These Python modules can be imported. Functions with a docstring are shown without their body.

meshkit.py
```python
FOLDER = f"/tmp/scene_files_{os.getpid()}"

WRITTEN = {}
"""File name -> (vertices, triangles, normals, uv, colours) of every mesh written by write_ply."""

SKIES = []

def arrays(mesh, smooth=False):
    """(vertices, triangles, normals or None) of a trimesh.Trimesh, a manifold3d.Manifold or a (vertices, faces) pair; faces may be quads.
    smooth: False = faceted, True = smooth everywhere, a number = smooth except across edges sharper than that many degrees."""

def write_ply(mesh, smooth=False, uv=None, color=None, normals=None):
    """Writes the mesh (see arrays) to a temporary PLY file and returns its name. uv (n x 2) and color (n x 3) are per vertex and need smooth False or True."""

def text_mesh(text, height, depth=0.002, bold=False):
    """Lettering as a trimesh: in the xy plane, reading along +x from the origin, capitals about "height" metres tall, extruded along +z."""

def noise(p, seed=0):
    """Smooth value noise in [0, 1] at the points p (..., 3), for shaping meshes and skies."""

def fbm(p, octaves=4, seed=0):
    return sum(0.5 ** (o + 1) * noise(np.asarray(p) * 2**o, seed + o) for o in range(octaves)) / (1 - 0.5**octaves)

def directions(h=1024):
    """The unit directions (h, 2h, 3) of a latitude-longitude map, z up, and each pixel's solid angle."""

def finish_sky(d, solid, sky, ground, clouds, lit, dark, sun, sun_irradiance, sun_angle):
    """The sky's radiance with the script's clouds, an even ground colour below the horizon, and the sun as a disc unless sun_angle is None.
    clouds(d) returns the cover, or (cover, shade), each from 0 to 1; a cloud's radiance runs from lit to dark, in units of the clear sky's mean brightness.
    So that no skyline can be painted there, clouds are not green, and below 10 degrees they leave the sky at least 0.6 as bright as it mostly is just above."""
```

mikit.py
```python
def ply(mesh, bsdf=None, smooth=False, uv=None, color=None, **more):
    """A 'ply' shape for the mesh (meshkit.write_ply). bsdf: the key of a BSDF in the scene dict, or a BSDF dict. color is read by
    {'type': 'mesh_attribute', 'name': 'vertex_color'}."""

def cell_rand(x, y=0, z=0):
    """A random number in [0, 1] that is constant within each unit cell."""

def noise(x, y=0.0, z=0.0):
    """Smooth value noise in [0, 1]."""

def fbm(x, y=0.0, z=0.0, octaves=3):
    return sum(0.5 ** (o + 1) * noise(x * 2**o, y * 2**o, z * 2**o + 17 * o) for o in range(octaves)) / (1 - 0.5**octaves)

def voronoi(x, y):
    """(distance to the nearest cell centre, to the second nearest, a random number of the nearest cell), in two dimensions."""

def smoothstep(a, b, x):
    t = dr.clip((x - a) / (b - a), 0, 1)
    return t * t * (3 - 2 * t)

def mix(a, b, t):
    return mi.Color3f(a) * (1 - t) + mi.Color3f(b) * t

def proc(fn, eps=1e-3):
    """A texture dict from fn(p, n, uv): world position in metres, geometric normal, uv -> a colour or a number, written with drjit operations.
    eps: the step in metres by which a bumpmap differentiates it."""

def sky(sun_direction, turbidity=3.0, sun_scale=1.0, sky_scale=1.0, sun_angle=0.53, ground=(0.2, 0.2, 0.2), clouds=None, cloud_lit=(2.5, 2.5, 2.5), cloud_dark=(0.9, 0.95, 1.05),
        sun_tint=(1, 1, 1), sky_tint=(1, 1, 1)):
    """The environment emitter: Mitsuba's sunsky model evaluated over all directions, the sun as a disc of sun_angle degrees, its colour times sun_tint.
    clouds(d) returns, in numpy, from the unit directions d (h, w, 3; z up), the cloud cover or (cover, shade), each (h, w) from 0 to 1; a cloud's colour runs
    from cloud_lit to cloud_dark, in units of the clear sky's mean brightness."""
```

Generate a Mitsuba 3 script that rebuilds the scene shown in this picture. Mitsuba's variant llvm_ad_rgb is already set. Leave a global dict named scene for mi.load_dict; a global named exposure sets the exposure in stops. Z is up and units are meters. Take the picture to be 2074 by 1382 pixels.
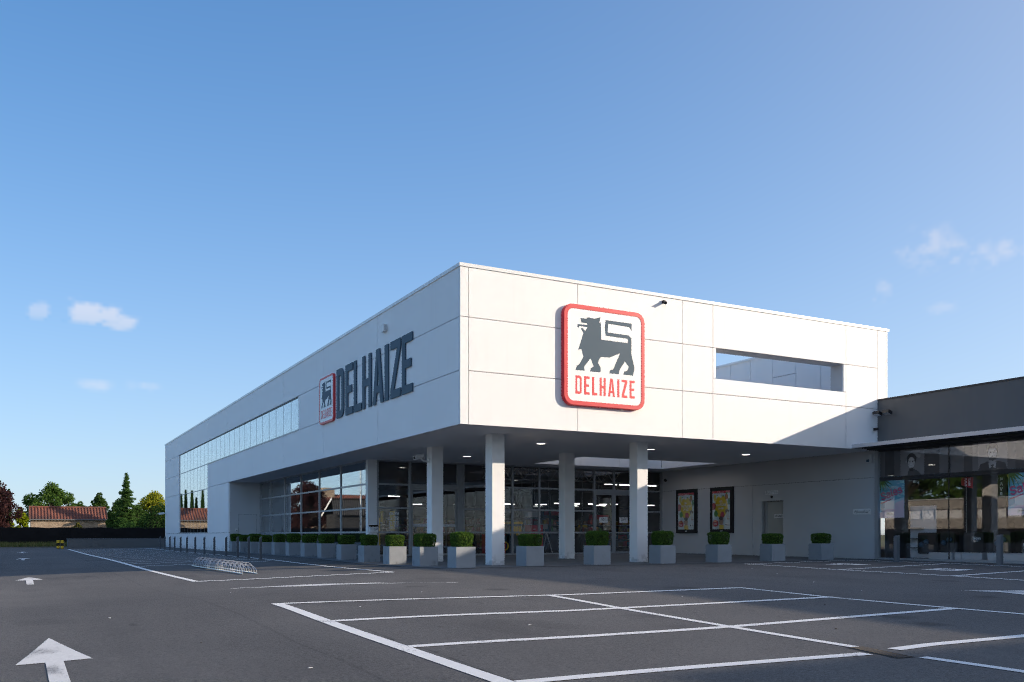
import math, random
import numpy as np, trimesh, shapely
from shapely.geometry import Polygon, box as sbox, Point, LineString
from shapely import affinity
from shapely.ops import unary_union
from scipy.interpolate import RBFInterpolator
import drjit as dr, mitsuba as mi
import mikit, meshkit
from mikit import proc, noise, fbm, smoothstep, mix, cell_rand, voronoi

T = mi.ScalarTransform4f
rng = np.random.default_rng(7)
random.seed(7)
scene, labels = {}, {}
# ------------------------------------------------------------------ camera, light, exposure
CAM = (-10.191, -21.730, 0.93)
HEAD = math.radians(28.37)
FWD = (math.sin(HEAD), math.cos(HEAD), 0.0)
scene['camera'] = dict(type='perspective', fov=58.54, fov_axis='x', near_clip=0.05, far_clip=6000.0,
                       principal_point_offset_y=-0.2842,
                       to_world=T().look_at(origin=CAM, target=[CAM[i] + FWD[i] for i in range(3)], up=[0, 0, 1]))
SUN = (1.46, -1.0, 0.525)


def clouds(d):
    """small fair-weather clouds; cover from noise inside a few banks"""
    az = np.degrees(np.arctan2(d[..., 0], d[..., 1]))
    el = np.degrees(np.arcsin(np.clip(d[..., 2], -1, 1)))
    cover = np.zeros(az.shape)
    shade = np.zeros(az.shape)
    for a, e, wa, we, k, fr, sd, top in (
            (3.7, 12.2, 1.5, .62, .62, .8, 3, 1), (5.2, 11.9, .95, .45, .55, .9, 9, 1), (1.0, 12.1, .62, .5, .36, .8, 5, 1),
            (3.9, 8.5, .9, .35, .35, .5, 8, 0), (6.4, 8.6, .8, .35, .32, .55, 21, 0),
            (53.2, 15.9, 1.9, 1.1, .36, .8, 31, 0), (50.3, 13.7, .7, .8, .30, .8, 33, 0), (56.2, 15.2, 1.6, .7, .32, .8, 35, 0), (53.2, 12.7, 1.1, .4, .2, .8, 37, 0), (-1.0, 29.5, 2.0, 1.6, .16, .5, 41, 0),
            (75, 14, 7, 2.2, .4, .3, 43, 0), (110, 18, 14, 3, .4, .2, 45, 0), (170, 16, 18, 3, .4, .2, 47, 0), (-60, 12, 14, 2.0, .5, .25, 49, 1), (-120, 15, 16, 3, .4, .2, 51, 0), (-30, 15, 7, 1.4, .45, .3, 53, 1)):
        da = (az - a + 180) % 360 - 180
        x, y = da / wa, (el - e) / we
        p = np.stack([da * fr * 2.2, (el - e) * fr * (4.2 if top else 3.0), np.full(az.shape, sd * 1.7)], -1)
        n = meshkit.fbm(p, 5, sd)
        if top:   # flat base, billowing top
            g = np.exp(-(x * x) ** 1.4) * np.where(y > 0, np.exp(-(y * y) * .55), np.exp(-(y * y) * 2.4))
            c = np.clip((g * 1.35 + (n - .5) * 1.6 - .42) / .5, 0, 1) * np.clip(g * 3 - .2, 0, 1)
        else:
            g = np.exp(-(x * x + y * y))
            c = np.clip((g * 1.0 + (n - .5) * 2.6 - .38) / .9, 0, 1) * np.clip(g * 2.5 - .25, 0, 1)
        cover = np.maximum(cover, c * k * .66)
        if top:
            shade = np.maximum(shade, np.where(c > 0, np.clip(.25 - .5 * y, 0, .6), 0))
    # bright haze added round the low sun to lift the shaded faces
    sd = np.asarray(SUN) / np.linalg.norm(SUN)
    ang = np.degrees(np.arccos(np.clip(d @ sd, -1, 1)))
    added_haze = np.exp(-(ang / 48.0) ** 2)
    added_haze = 1 - (1 - added_haze) * (1 - .52 * np.exp(-np.clip(el, 0, 90) / 11.0))
    cover = cover + (1 - cover) * added_haze
    return cover, shade


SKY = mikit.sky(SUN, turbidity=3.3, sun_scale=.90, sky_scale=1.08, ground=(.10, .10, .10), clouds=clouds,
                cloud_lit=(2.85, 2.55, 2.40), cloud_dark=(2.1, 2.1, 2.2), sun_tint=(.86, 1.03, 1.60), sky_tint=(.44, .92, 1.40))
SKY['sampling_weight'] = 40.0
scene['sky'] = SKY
exposure = 2.46


# ------------------------------------------------------------------ helpers
def numbered(name):
    if name not in scene and name not in labels and not any(k.startswith(name + '__') for k in scene):
        return name
    i = 1
    while f'{name}_{i:03d}' in scene or f'{name}_{i:03d}' in labels or f'{name}_{i:03d}' in _used:
        i += 1
    return f'{name}_{i:03d}'


_used, _count = set(), {}


def key_of(name, parent=None):
    full = f'{parent}__{name}' if parent else name
    n = _count.get(full, 0)
    _count[full] = n + 1
    k = full if n == 0 else f'{full}_{n:03d}'
    return k


def thing(name, label, cat, group=None):
    k = key_of(name)
    labels[k] = {'label': label, 'category': cat}
    if group:
        labels[k]['group'] = group
    return k


def struct(name, mesh=None, mat=None, kind='structure', label=None, cat=None, **kw):
    k = key_of(name)
    labels[k] = {'kind': kind}
    if label:
        labels[k]['label'] = label
    if cat:
        labels[k]['category'] = cat
    if mesh is not None:
        scene[k] = mikit.ply(mesh, mat, **kw)
    return k


def part(parent, name, mesh, mat, smooth=False, label=None, stuff=False, **kw):
    k = key_of(name, parent)
    scene[k] = mesh if isinstance(mesh, dict) else mikit.ply(mesh, mat, smooth=smooth, **kw)
    if label or stuff:
        labels[k] = {}
        if label:
            labels[k]['label'] = label
        if stuff:
            labels[k]['kind'] = 'stuff'
    return k


def single(name, mesh, mat, label, cat, group=None, smooth=False, **kw):
    k = thing(name, label, cat, group)
    scene[k] = mesh if isinstance(mesh, dict) else mikit.ply(mesh, mat, smooth=smooth, **kw)
    return k


def copies(src, dst, tw):
    """all entries below the thing src again below dst, moved by the transform tw"""
    for k in [k for k in scene if k.startswith(src + '__')]:
        n = dst + k[len(src):]
        base = scene[k].get('to_world')
        scene[n] = {**scene[k], 'to_world': tw if base is None else tw @ base}
        if k in labels:
            labels[n] = dict(labels[k])


def bx(x0, x1, y0, y1, z0, z1):
    m = trimesh.creation.box((abs(x1 - x0), abs(y1 - y0), abs(z1 - z0)))
    m.apply_translation(((x0 + x1) / 2, (y0 + y1) / 2, (z0 + z1) / 2))
    return m


def cat(ms):
    return trimesh.util.concatenate([m for m in ms if m is not None])


def cyl(p0, p1, r, n=16, r1=None):
    p0, p1 = np.asarray(p0, float), np.asarray(p1, float)
    r1 = r if r1 is None else r1
    h = np.linalg.norm(p1 - p0)
    z = (p1 - p0) / h
    a = np.cross(z, [0, 0, 1] if abs(z[2]) < .9 else [1, 0, 0])
    a /= np.linalg.norm(a)
    b = np.cross(z, a)
    t = np.arange(n) * 2 * np.pi / n
    ring = np.cos(t)[:, None] * a + np.sin(t)[:, None] * b
    v = np.vstack([p0 + ring * r, p1 + ring * r1, [p0], [p1]])
    f = []
    for i in range(n):
        j = (i + 1) % n
        f += [(i, j, n + j), (i, n + j, n + i), (2 * n, j, i), (2 * n + 1, n + i, n + j)]
    return trimesh.Trimesh(v, f, process=False)


def tube(pts, r, n=8):
    return cat([cyl(pts[i], pts[i + 1], r, n) for i in range(len(pts) - 1)] + [trimesh.creation.icosphere(1, r).apply_translation(p) for p in pts[1:-1]])


def ext(poly, h, z0=0.0):
    ms = []
    for g in getattr(poly, 'geoms', [poly]):
        if g.geom_type == 'Polygon' and g.area > 1e-9:
            m = trimesh.creation.extrude_polygon(g, h, engine='earcut')
            m.apply_translation((0, 0, z0))
            ms.append(m)
    return cat(ms)


def frame(origin, facing):
    """4x4: local x right, y up, z out of a wall that faces -Y ('f'), -X ('l') or +X ('r')"""
    M = np.eye(4)
    if facing == 'f':
        M[:3, 0], M[:3, 1], M[:3, 2] = (1, 0, 0), (0, 0, 1), (0, -1, 0)
    elif facing == 'l':
        M[:3, 0], M[:3, 1], M[:3, 2] = (0, -1, 0), (0, 0, 1), (-1, 0, 0)
    else:
        M[:3, 0], M[:3, 1], M[:3, 2] = (0, 1, 0), (0, 0, 1), (1, 0, 0)
    M[:3, 3] = origin
    return M


def on(mesh, M):
    m = mesh.copy()
    m.apply_transform(M)
    return m


def text(s, height, depth=.003, width=None, bold=False):
    m = meshkit.text_mesh(s, height, depth, bold)
    if width:
        w = m.bounds[1][0] - m.bounds[0][0]
        m.apply_translation((-m.bounds[0][0], 0, 0))
        m.apply_scale((width / w, 1, 1))
    return m


def layers(items, step=.0006, z0=0.0):
    """flat print: (polygon, colour) stacked in thin sheets -> mesh, per-vertex colour"""
    ms, cs = [], []
    for i, (g, c) in enumerate(items):
        if isinstance(g, trimesh.Trimesh):
            m = g.copy()
            m.apply_translation((0, 0, z0 + step * i - m.bounds[0][2]))
        else:
            m = ext(g, step * .9, z0 + step * i)
        ms.append(m)
        cs.append(np.tile(c, (len(m.vertices), 1)))
    return cat(ms), np.vstack(cs)


def ell(x, y, rx, ry, n=24):
    return affinity.translate(affinity.scale(Point(0, 0).buffer(1, n), rx, ry), x, y)


def rrect(x0, y0, x1, y1, r):
    return sbox(x0 + r, y0 + r, x1 - r, y1 - r).buffer(r, 12)


def letter(ch, w, h, s):
    """condensed block capitals"""
    B = lambda a, b, c, d: sbox(a, b, c, d)
    if ch == 'D':
        r = min(w * .5, s * 1.25)
        o = unary_union([sbox(0, 0, w * .5, h), rrect(0, 0, w, h, r)])
        return o.difference(unary_union([sbox(s, s, w * .5, h - s), rrect(s, s, w - s, h - s, r * .45)]))
    if ch == 'E':
        return unary_union([B(0, 0, s, h), B(0, 0, w, s), B(0, h - s, w, h), B(0, h * .5 - s * .5, w * .86, h * .5 + s * .5)])
    if ch == 'L':
        return unary_union([B(0, 0, s, h), B(0, 0, w, s)])
    if ch == 'H':
        return unary_union([B(0, 0, s, h), B(w - s, 0, w, h), B(0, h * .48 - s * .5, w, h * .48 + s * .5)])
    if ch == 'A':
        o = Polygon([(0, 0), (w * .5 - s * .62, h), (w * .5 + s * .62, h), (w, 0)])
        c = Polygon([(w * .5 - s * .36, h * .33), (w * .5, h * .86), (w * .5 + s * .36, h * .33)])
        b = Polygon([(s * .98, 0), (w * .5 - s * .52, h * .2), (w * .5 + s * .52, h * .2), (w - s * .98, 0)])
        return o.difference(c).difference(b)
    if ch == 'I':
        return B(0, 0, w, h)
    if ch == 'Z':
        return unary_union([B(0, 0, w, s), B(0, h - s, w, h), Polygon([(0, 0), (0, s), (w - s * 1.15, h - s), (w - s * 1.15, h), (w, h), (w, h - s), (s * 1.15, s), (s * 1.15, 0)])])
    if ch == 'G':
        return rrect(0, 0, w, h, w * .4).difference(rrect(s, s, w - s, h - s, w * .2)).difference(B(w * .5, h * .55, w, h * .72)).union(B(w * .5, h * .38, w, h * .38 + s))
    if ch == 'O':
        return rrect(0, 0, w, h, w * .4).difference(rrect(s, s, w - s, h - s, w * .22))


# ------------------------------------------------------------------ materials
def mat(k, d):
    scene[k] = d
    return k


def flat(k, c, rough=.6, metallic=0.0, spec=.5, two=True, **kw):
    d = dict(type='principled', base_color={'type': 'rgb', 'value': list(c)}, roughness=rough, metallic=metallic, specular=spec, **kw)
    return mat(k, dict(type='twosided', bsdf=d) if two else d)


def tex(k, fn, rough=.6, spec=.4, bump=None, bscale=1.0, eps=2e-3, **kw):
    d = dict(type='principled', base_color=proc(fn), roughness=rough, specular=spec, **kw)
    if bump is not None:
        d = dict(type='bumpmap', arbitrary=proc(bump, eps), scale=bscale, bsdf=d)
    return mat(k, dict(type='twosided', bsdf=d))


def white_fn(p, n, uv):
    g = fbm(p.x * .7 + p.y * .5, p.y * .3, p.z * .25, 3)
    st = fbm(p.x * 5 + p.y * 5, 3.0, p.z * .35, 3)
    k = .835 + .03 * (g - .5) - .018 * smoothstep(.55, .85, st)
    k = k + .016 * (cell_rand(p.x / 3.72 + .02, p.y / 6.05 + .02, p.z / 1.41 + .27) - .5)
    splash = smoothstep(.60, .74, fbm(p.x * 7, p.y * 7, p.z * 7, 4) + .20 * smoothstep(.45, .05, p.z)) * smoothstep(.5, .1, p.z)
    k = k * (1 - .28 * splash)
    return mi.Color3f(k, k * .995, k * .985)


tex('white_panel_paint', white_fn, .55, .4, bump=lambda p, n, uv: noise(p.x * 60, p.y * 60, p.z * 60), bscale=.0008)
flat('white_metal', (.78, .78, .77), .35)
flat('joint_dark', (.27, .27, .275), .9)


def soffit_fn(p, n, uv):
    k = .72 + .06 * (fbm(p.x * .6, p.y * .6, p.z, 3) - .5)
    return mi.Color3f(k, k, k * 1.01)


tex('soffit_paint', soffit_fn, .6)


def wall_fn(p, n, uv):
    k = .52 + .05 * (fbm(p.x + p.y * .8, p.y, p.z * .7, 4) - .5) - .04 * smoothstep(.5, .0, p.z) * fbm(p.x * 4 + p.y * 4, 0.0, p.z * 3, 2)
    return mi.Color3f(k * .98, k, k * 1.02)


tex('pale_grey_wall_paint', wall_fn, .6, bump=lambda p, n, uv: noise(p.x * 80, p.y * 80, p.z * 80), bscale=.001)


def asphalt_fn(p, n, uv):
    big = fbm(p.x * .13, p.y * .13, 1.0, 4)
    mid = fbm(p.x * .9, p.y * .9, 2.0, 3)
    fine = noise(p.x * 55, p.y * 55, 3.0)
    grit = noise(p.x * 130, p.y * 130, 4.0)
    lanes = fbm(p.x * .55 + 3, p.y * .06, 7.0, 3)
    k = .097 + .036 * (big - .5) + .026 * (mid - .5) + .04 * (fine - .5) + .06 * (grit - .5) + .03 * (lanes - .5)
    seam = dr.abs(p.y + 6.35 + .25 * noise(p.x * .4, 2.0, 0.0))
    seam2 = dr.abs(p.x + 7.75 + .06 * noise(p.y * .7, 5.0, 0.0))
    k = k * (1 - .22 * smoothstep(.035, .0, dr.minimum(seam, seam2)))
    crack = dr.abs(p.x + 6.90 + .10 * (noise(p.y * 1.7, 8.0, 0.0) - .5) + .03 * noise(p.y * 9, 9.0, 0.0))
    k = k * (1 - .6 * smoothstep(.03, .0, crack) * smoothstep(-11.0, -13.5, p.y) * noise(p.y * 5, 3.0, 1.0))
    tyre = dr.abs(dr.abs(p.x + 9.9 + .25 * noise(p.y * .1, 4.0, 2.0)) - .75)
    k = k * (1 - .10 * smoothstep(.22, .0, tyre) * fbm(p.x * 1.3, p.y * .25, 6.0, 3))
    drip = voronoi(p.x / 2.2 + 3.3, p.y / 2.3 + 1.7)
    k = k * (1 - .42 * smoothstep(.16, .02, drip[0] + .1 * (noise(p.x * 6, p.y * 6, 5.0) - .5)) * smoothstep(.45, .8, drip[2]) * smoothstep(-7.2, -6.6, p.x))
    oil = smoothstep(.66, .8, fbm(p.x * .8 + 9, p.y * .55, 12.0, 3))
    k = k * (1 - .17 * oil)
    spot = smoothstep(.965, .99, noise(p.x * 3.1, p.y * 3.1, 30.0))
    k = k * (1 - .35 * spot)
    k = dr.maximum(k, .02)
    return mi.Color3f(k * 1.03, k * .985, k * .93)


tex('asphalt', asphalt_fn, .78, .35, bump=lambda p, n, uv: noise(p.x * 90, p.y * 90, 1.0) + .5 * noise(p.x * 40, p.y * 40, 2.0), bscale=.0028, eps=3e-3)


def paint_fn(p, n, uv):
    w = fbm(p.x * 2.1, p.y * 2.1, 5.0, 4)
    g = noise(p.x * 70, p.y * 70, 6.0)
    wear = smoothstep(.68, .86, w * .72 + g * .36)
    k = .74 + .10 * (w - .5) - .06 * g
    return mix((k, k * .985, k * .94), (.16, .155, .15), wear * .8)


tex('road_paint', paint_fn, .6, .4)


def worn_paint_fn(p, n, uv):
    w = fbm(p.x * 3.0 + 4, p.y * 1.6, 8.0, 4)
    g = noise(p.x * 60, p.y * 60, 6.0)
    k = .60 + .10 * (g - .5) - .22 * smoothstep(.45, .75, w)
    return mix((k, k * .985, k * .94), (.15, .145, .14), smoothstep(.56, .78, w * .7 + g * .36) * .75)


tex('worn_road_paint', worn_paint_fn, .65, .35)


def plaza_fn(p, n, uv):
    k = .125 + .035 * (fbm(p.x * .8, p.y * .8, 0.0, 4) - .5) + .03 * (noise(p.x * 60, p.y * 60, 0.0) - .5)
    return mi.Color3f(k, k * .99, k * .97)


tex('plaza_concrete', plaza_fn, .75)


def planter_fn(p, n, uv):
    k = .305 + .07 * (fbm(p.x * 3, p.y * 3, p.z * 3, 4) - .5) + .035 * (noise(p.x * 70, p.y * 70, p.z * 70) - .5)
    stain = smoothstep(.62, .8, fbm(p.x * 9 + p.y * 9, 1.0, p.z * 2.2, 3)) * smoothstep(.42, .1, p.z)
    k = k * (1 - .35 * stain)
    return mi.Color3f(k * .93, k, k * 1.06)


tex('planter_cement', planter_fn, .75, bump=lambda p, n, uv: noise(p.x * 90, p.y * 90, p.z * 90), bscale=.001)
flat('soil', (.035, .025, .018), .95)
flat('rusty_iron', (.075, .068, .062), .8)
flat('aluminium_frame', (.34, .36, .38), .4, .3)
flat('dark_frame', (.03, .033, .038), .5)
flat('bollard_grey', (.13, .14, .155), .45)
flat('bollard_dark', (.07, .08, .095), .45)
flat('galvanised', (.55, .56, .57), .32, .85)


def cladding_fn(p, n, uv):
    k = .115 + .02 * (fbm(p.y * .5, p.z * .8, 0.0, 4) - .5) + .012 * (fbm(p.y * 6, p.z * .5, 2.0, 3) - .5)
    return mi.Color3f(k, k * 1.01, k * 1.0)


tex('grey_cladding', cladding_fn, .6, bump=lambda p, n, uv: noise(p.x * 50, p.y * 50, p.z * 50), bscale=.001)
flat('canopy_metal', (.55, .56, .58), .35, .2)
flat('black_metal', (.014, .014, .016), .45)
flat('black_matt', (.012, .012, .013), .8)
flat('sign_red', (.62, .022, .03), .35, clearcoat=.5)
flat('sign_white', (.82, .82, .81), .4)
flat('slate_blue', (.045, .088, .128), .55, spec=.3)
flat('print_red', (.70, .055, .06), .55)
flat('grey_plastic', (.5, .51, .52), .5)
flat('white_plastic', (.75, .75, .74), .45)
flat('yellow_paint', (.72, .48, .02), .45)
flat('light_red', (.45, .02, .025), .45)
flat('dark_interior', (.06, .06, .065), .7)
flat('shop_floor', (.20, .19, .18), .3)
flat('shelf_white', (.55, .55, .54), .5)
flat('lettering_white', (.88, .88, .88), .5)
flat('lettering_dark', (.03, .03, .035), .6)
flat('grey_door_paint', (.36, .36, .33), .5)
flat('low_wall_concrete', (.13, .14, .145), .7)
mat('print_ink', dict(type='twosided', bsdf=dict(type='principled', base_color={'type': 'mesh_attribute', 'name': 'vertex_color'}, roughness=.45, specular=.4)))
mat('pane_glass', dict(type='thindielectric', int_ior=1.52, ext_ior=1.0))
mat('mirror_glass', dict(type='blendbsdf', weight=.30, bsdf_0=dict(type='thindielectric', int_ior=1.55),
                         bsdf_1=dict(type='conductor', material='none', specular_reflectance={'type': 'rgb', 'value': [.86, .95, 1.0]})))
mat('leaf_ink', dict(type='principledthin', base_color={'type': 'mesh_attribute', 'name': 'vertex_color'}, roughness=.55, spec_trans=0.0, diff_trans=.7))
flat('bark', (.06, .045, .035), .9)


def brick_fn(p, n, uv):
    r = .105
    row = dr.floor(p.z / r)
    x = (p.x + p.y) / .26 + .5 * (row - 2 * dr.floor(row / 2))
    c = cell_rand(x, row, 3)
    fx = x - dr.floor(x)
    fz = p.z / r - row
    m = dr.maximum(smoothstep(.06, .0, dr.minimum(fx, 1 - fx)), smoothstep(.14, .0, dr.minimum(fz, 1 - fz)))
    base = mix((.26, .185, .125), (.42, .33, .235), c)
    return mix(base, (.33, .30, .26), m * .8)


tex('tan_brick', brick_fn, .85, bump=lambda p, n, uv: noise(p.x * 25, p.y * 25, p.z * 25), bscale=.006)


def tile_fn(p, n, uv):
    c = cell_rand(p.x / .24, p.y / .3, p.z / .35)
    k = fbm(p.x * .8, p.y * .8, p.z * .8, 3)
    return mix(mix((.215, .080, .052), (.13, .055, .042), c), (.07, .045, .04), smoothstep(.42, .8, k) * .8)


tex('clay_tile', tile_fn, .75)


def shed_roof_fn(p, n, uv):
    k = .035 + .02 * (fbm(p.x, p.y, p.z, 3) - .5)
    return mi.Color3f(k, k, k * 1.02)


tex('dark_sheet', shed_roof_fn, .6)


def office_fn(p, n, uv):
    k = .36 + .05 * (fbm(p.x * .3, p.y * .3, p.z * .3, 3) - .5)
    return mi.Color3f(k * 1.04, k * .96, k * .84)


tex('beige_render', office_fn, .8)
mat('fence_mesh', dict(type='twosided', bsdf=dict(type='principled', base_color=proc(lambda p, n, uv: mi.Color3f(.012, .012, .014) * (.7 + .6 * fbm(p.x * 1.5, p.y * 1.5, p.z * 2, 3))), roughness=.9, specular=.2)))


def verge_fn(p, n, uv):
    k = fbm(p.x * 1.2, p.y * 1.2, 0.0, 4)
    return mix((.05, .06, .022), (.12, .10, .05), k)


tex('grass_earth', verge_fn, .95)


def lamp_mat(c):
    return dict(type='area', radiance={'type': 'rgb', 'value': list(c)}, sampling_weight=.35)


# ------------------------------------------------------------------ ground
CP = np.array([(0, 0, .05), (1.7, 12, .055), (5, 12, .065), (15.9, 0, .085), (15.9, 10, .11), (7, 1.6, .06), (7, 6, .075), (1.7, 1.6, .048), (0, 30, .01), (0, 54, -.01),
               (-7.5, 7, -.16), (-10.6, 7, -.25), (-5.4, 7.4, -.14), (-7.5, -3, -.17), (-2, 0, .0), (-2, 12, .0), (-2, 30, -.02), (-7.5, 30, -.1), (-7, 50, -.03), (-12, 50, -.05),
               (-8, -8, -.05), (-7.8, -10, -.06), (-6, -14, -.1), (-4, -14, -.1), (0, -9, .0), (4, -7, .03), (2, -14, -.08), (10, -6, .05), (16, -8, .06), (-10, -22, -.25), (-10, -12, -.2), (-2, -4, .0), (8, -20, -.1),
               (-40, 0, -.3), (-40, 60, -.1), (60, 0, .1), (60, -60, 0), (-40, -60, -.4), (0, -60, -.3), (0, 120, 0), (60, 120, 0), (-60, 120, 0)])
_rbf = RBFInterpolator(CP[:, :2], CP[:, 2], kernel='thin_plate_spline', smoothing=.3)


def height(xy):
    xy = np.atleast_2d(np.asarray(xy, float))
    z = _rbf(np.clip(xy, [-60, -60], [60, 120]))
    return np.clip(z, -.45, .14)


def lines(a, b, fine0, fine1, step):
    inner = np.arange(fine0, fine1 + 1e-6, step)
    lo = [fine0]
    d = step
    while lo[-1] > a:
        d *= 1.5
        lo.append(max(a, lo[-1] - d))
    hi = [fine1]
    d = step
    while hi[-1] < b:
        d *= 1.5
        hi.append(min(b, hi[-1] + d))
    return np.concatenate([lo[:0:-1], inner, hi[1:]])


def sheet(xs, ys, dz):
    X, Y = np.meshgrid(xs, ys, indexing='ij')
    P = np.stack([X.ravel(), Y.ravel()], -1)
    v = np.column_stack([P, height(P) + dz])
    nx, ny = len(xs), len(ys)
    i, j = np.meshgrid(np.arange(nx - 1), np.arange(ny - 1), indexing='ij')
    q = np.stack([i * ny + j, (i + 1) * ny + j, (i + 1) * ny + j + 1, i * ny + j + 1], -1).reshape(-1, 4)
    return trimesh.Trimesh(v, np.vstack([q[:, [0, 1, 2]], q[:, [0, 2, 3]]]), process=False)


struct('ground', sheet(lines(-2500, 2500, -30, 40, 5), lines(-2500, 2500, -40, 110, 5), -.10), 'grass_earth', smooth=True)
lot_x = np.concatenate([np.arange(-34, -14, 2.0), np.arange(-14, 18, .5), np.arange(18, 40.1, 2.0)])
lot_y = np.concatenate([np.arange(-60, -24, 2.0), np.arange(-24, 24, .5), np.arange(24, 53.1, 1.0)])
LOT = struct('car_park', sheet(lot_x, lot_y, 0.0), 'asphalt', smooth=True)


def mesh_height(xy):
    """height of the car park's own triangles"""
    xy = np.atleast_2d(np.asarray(xy, float))[:, :2]
    if not hasattr(mesh_height, 'Z'):
        X, Y = np.meshgrid(lot_x, lot_y, indexing='ij')
        mesh_height.Z = height(np.stack([X.ravel(), Y.ravel()], -1)).reshape(X.shape)
    Z = mesh_height.Z
    i = np.clip(np.searchsorted(lot_x, xy[:, 0], 'right') - 1, 0, len(lot_x) - 2)
    j = np.clip(np.searchsorted(lot_y, xy[:, 1], 'right') - 1, 0, len(lot_y) - 2)
    a = (xy[:, 0] - lot_x[i]) / (lot_x[i + 1] - lot_x[i])
    b = (xy[:, 1] - lot_y[j]) / (lot_y[j + 1] - lot_y[j])
    z0, z1, z2, z3 = Z[i, j], Z[i + 1, j], Z[i + 1, j + 1], Z[i, j + 1]
    return np.where(a >= b, z0 + a * (z1 - z0) + b * (z2 - z1), z0 + b * (z3 - z0) + a * (z2 - z3))


def drape(poly, lift=.005, cell=.25):
    """a flat figure cut in small cells and laid on the asphalt"""
    x0, y0, x1, y1 = poly.bounds
    vs, fs, n = [], [], 0
    ex = np.arange(math.floor(x0 / cell) * cell, x1 + cell, cell)
    ey = np.arange(math.floor(y0 / cell) * cell, y1 + cell, cell)
    for a in ex[:-1] if len(ex) > 1 else ex:
        strip = poly.intersection(sbox(a, y0 - 1, a + cell, y1 + 1))
        if strip.is_empty:
            continue
        for b in ey[:-1] if len(ey) > 1 else ey:
            g = strip.intersection(sbox(a, b, a + cell, b + cell))
            for h in getattr(g, 'geoms', [g]):
                if h.geom_type != 'Polygon' or h.area < 1e-6:
                    continue
                v, f = trimesh.creation.triangulate_polygon(h, engine='earcut')
                vs.append(v)
                fs.append(np.asarray(f) + n)
                n += len(v)
    v, f = np.vstack(vs), np.vstack(fs)
    m = trimesh.Trimesh(np.column_stack([v, mesh_height(v) + lift]), f, process=False)
    nz = np.cross(m.vertices[m.faces[:, 1]] - m.vertices[m.faces[:, 0]], m.vertices[m.faces[:, 2]] - m.vertices[m.faces[:, 0]])[:, 2]
    ff = m.faces.copy()
    ff[nz < 0] = ff[nz < 0][:, ::-1]
    return trimesh.Trimesh(m.vertices, ff, process=False)


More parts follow.
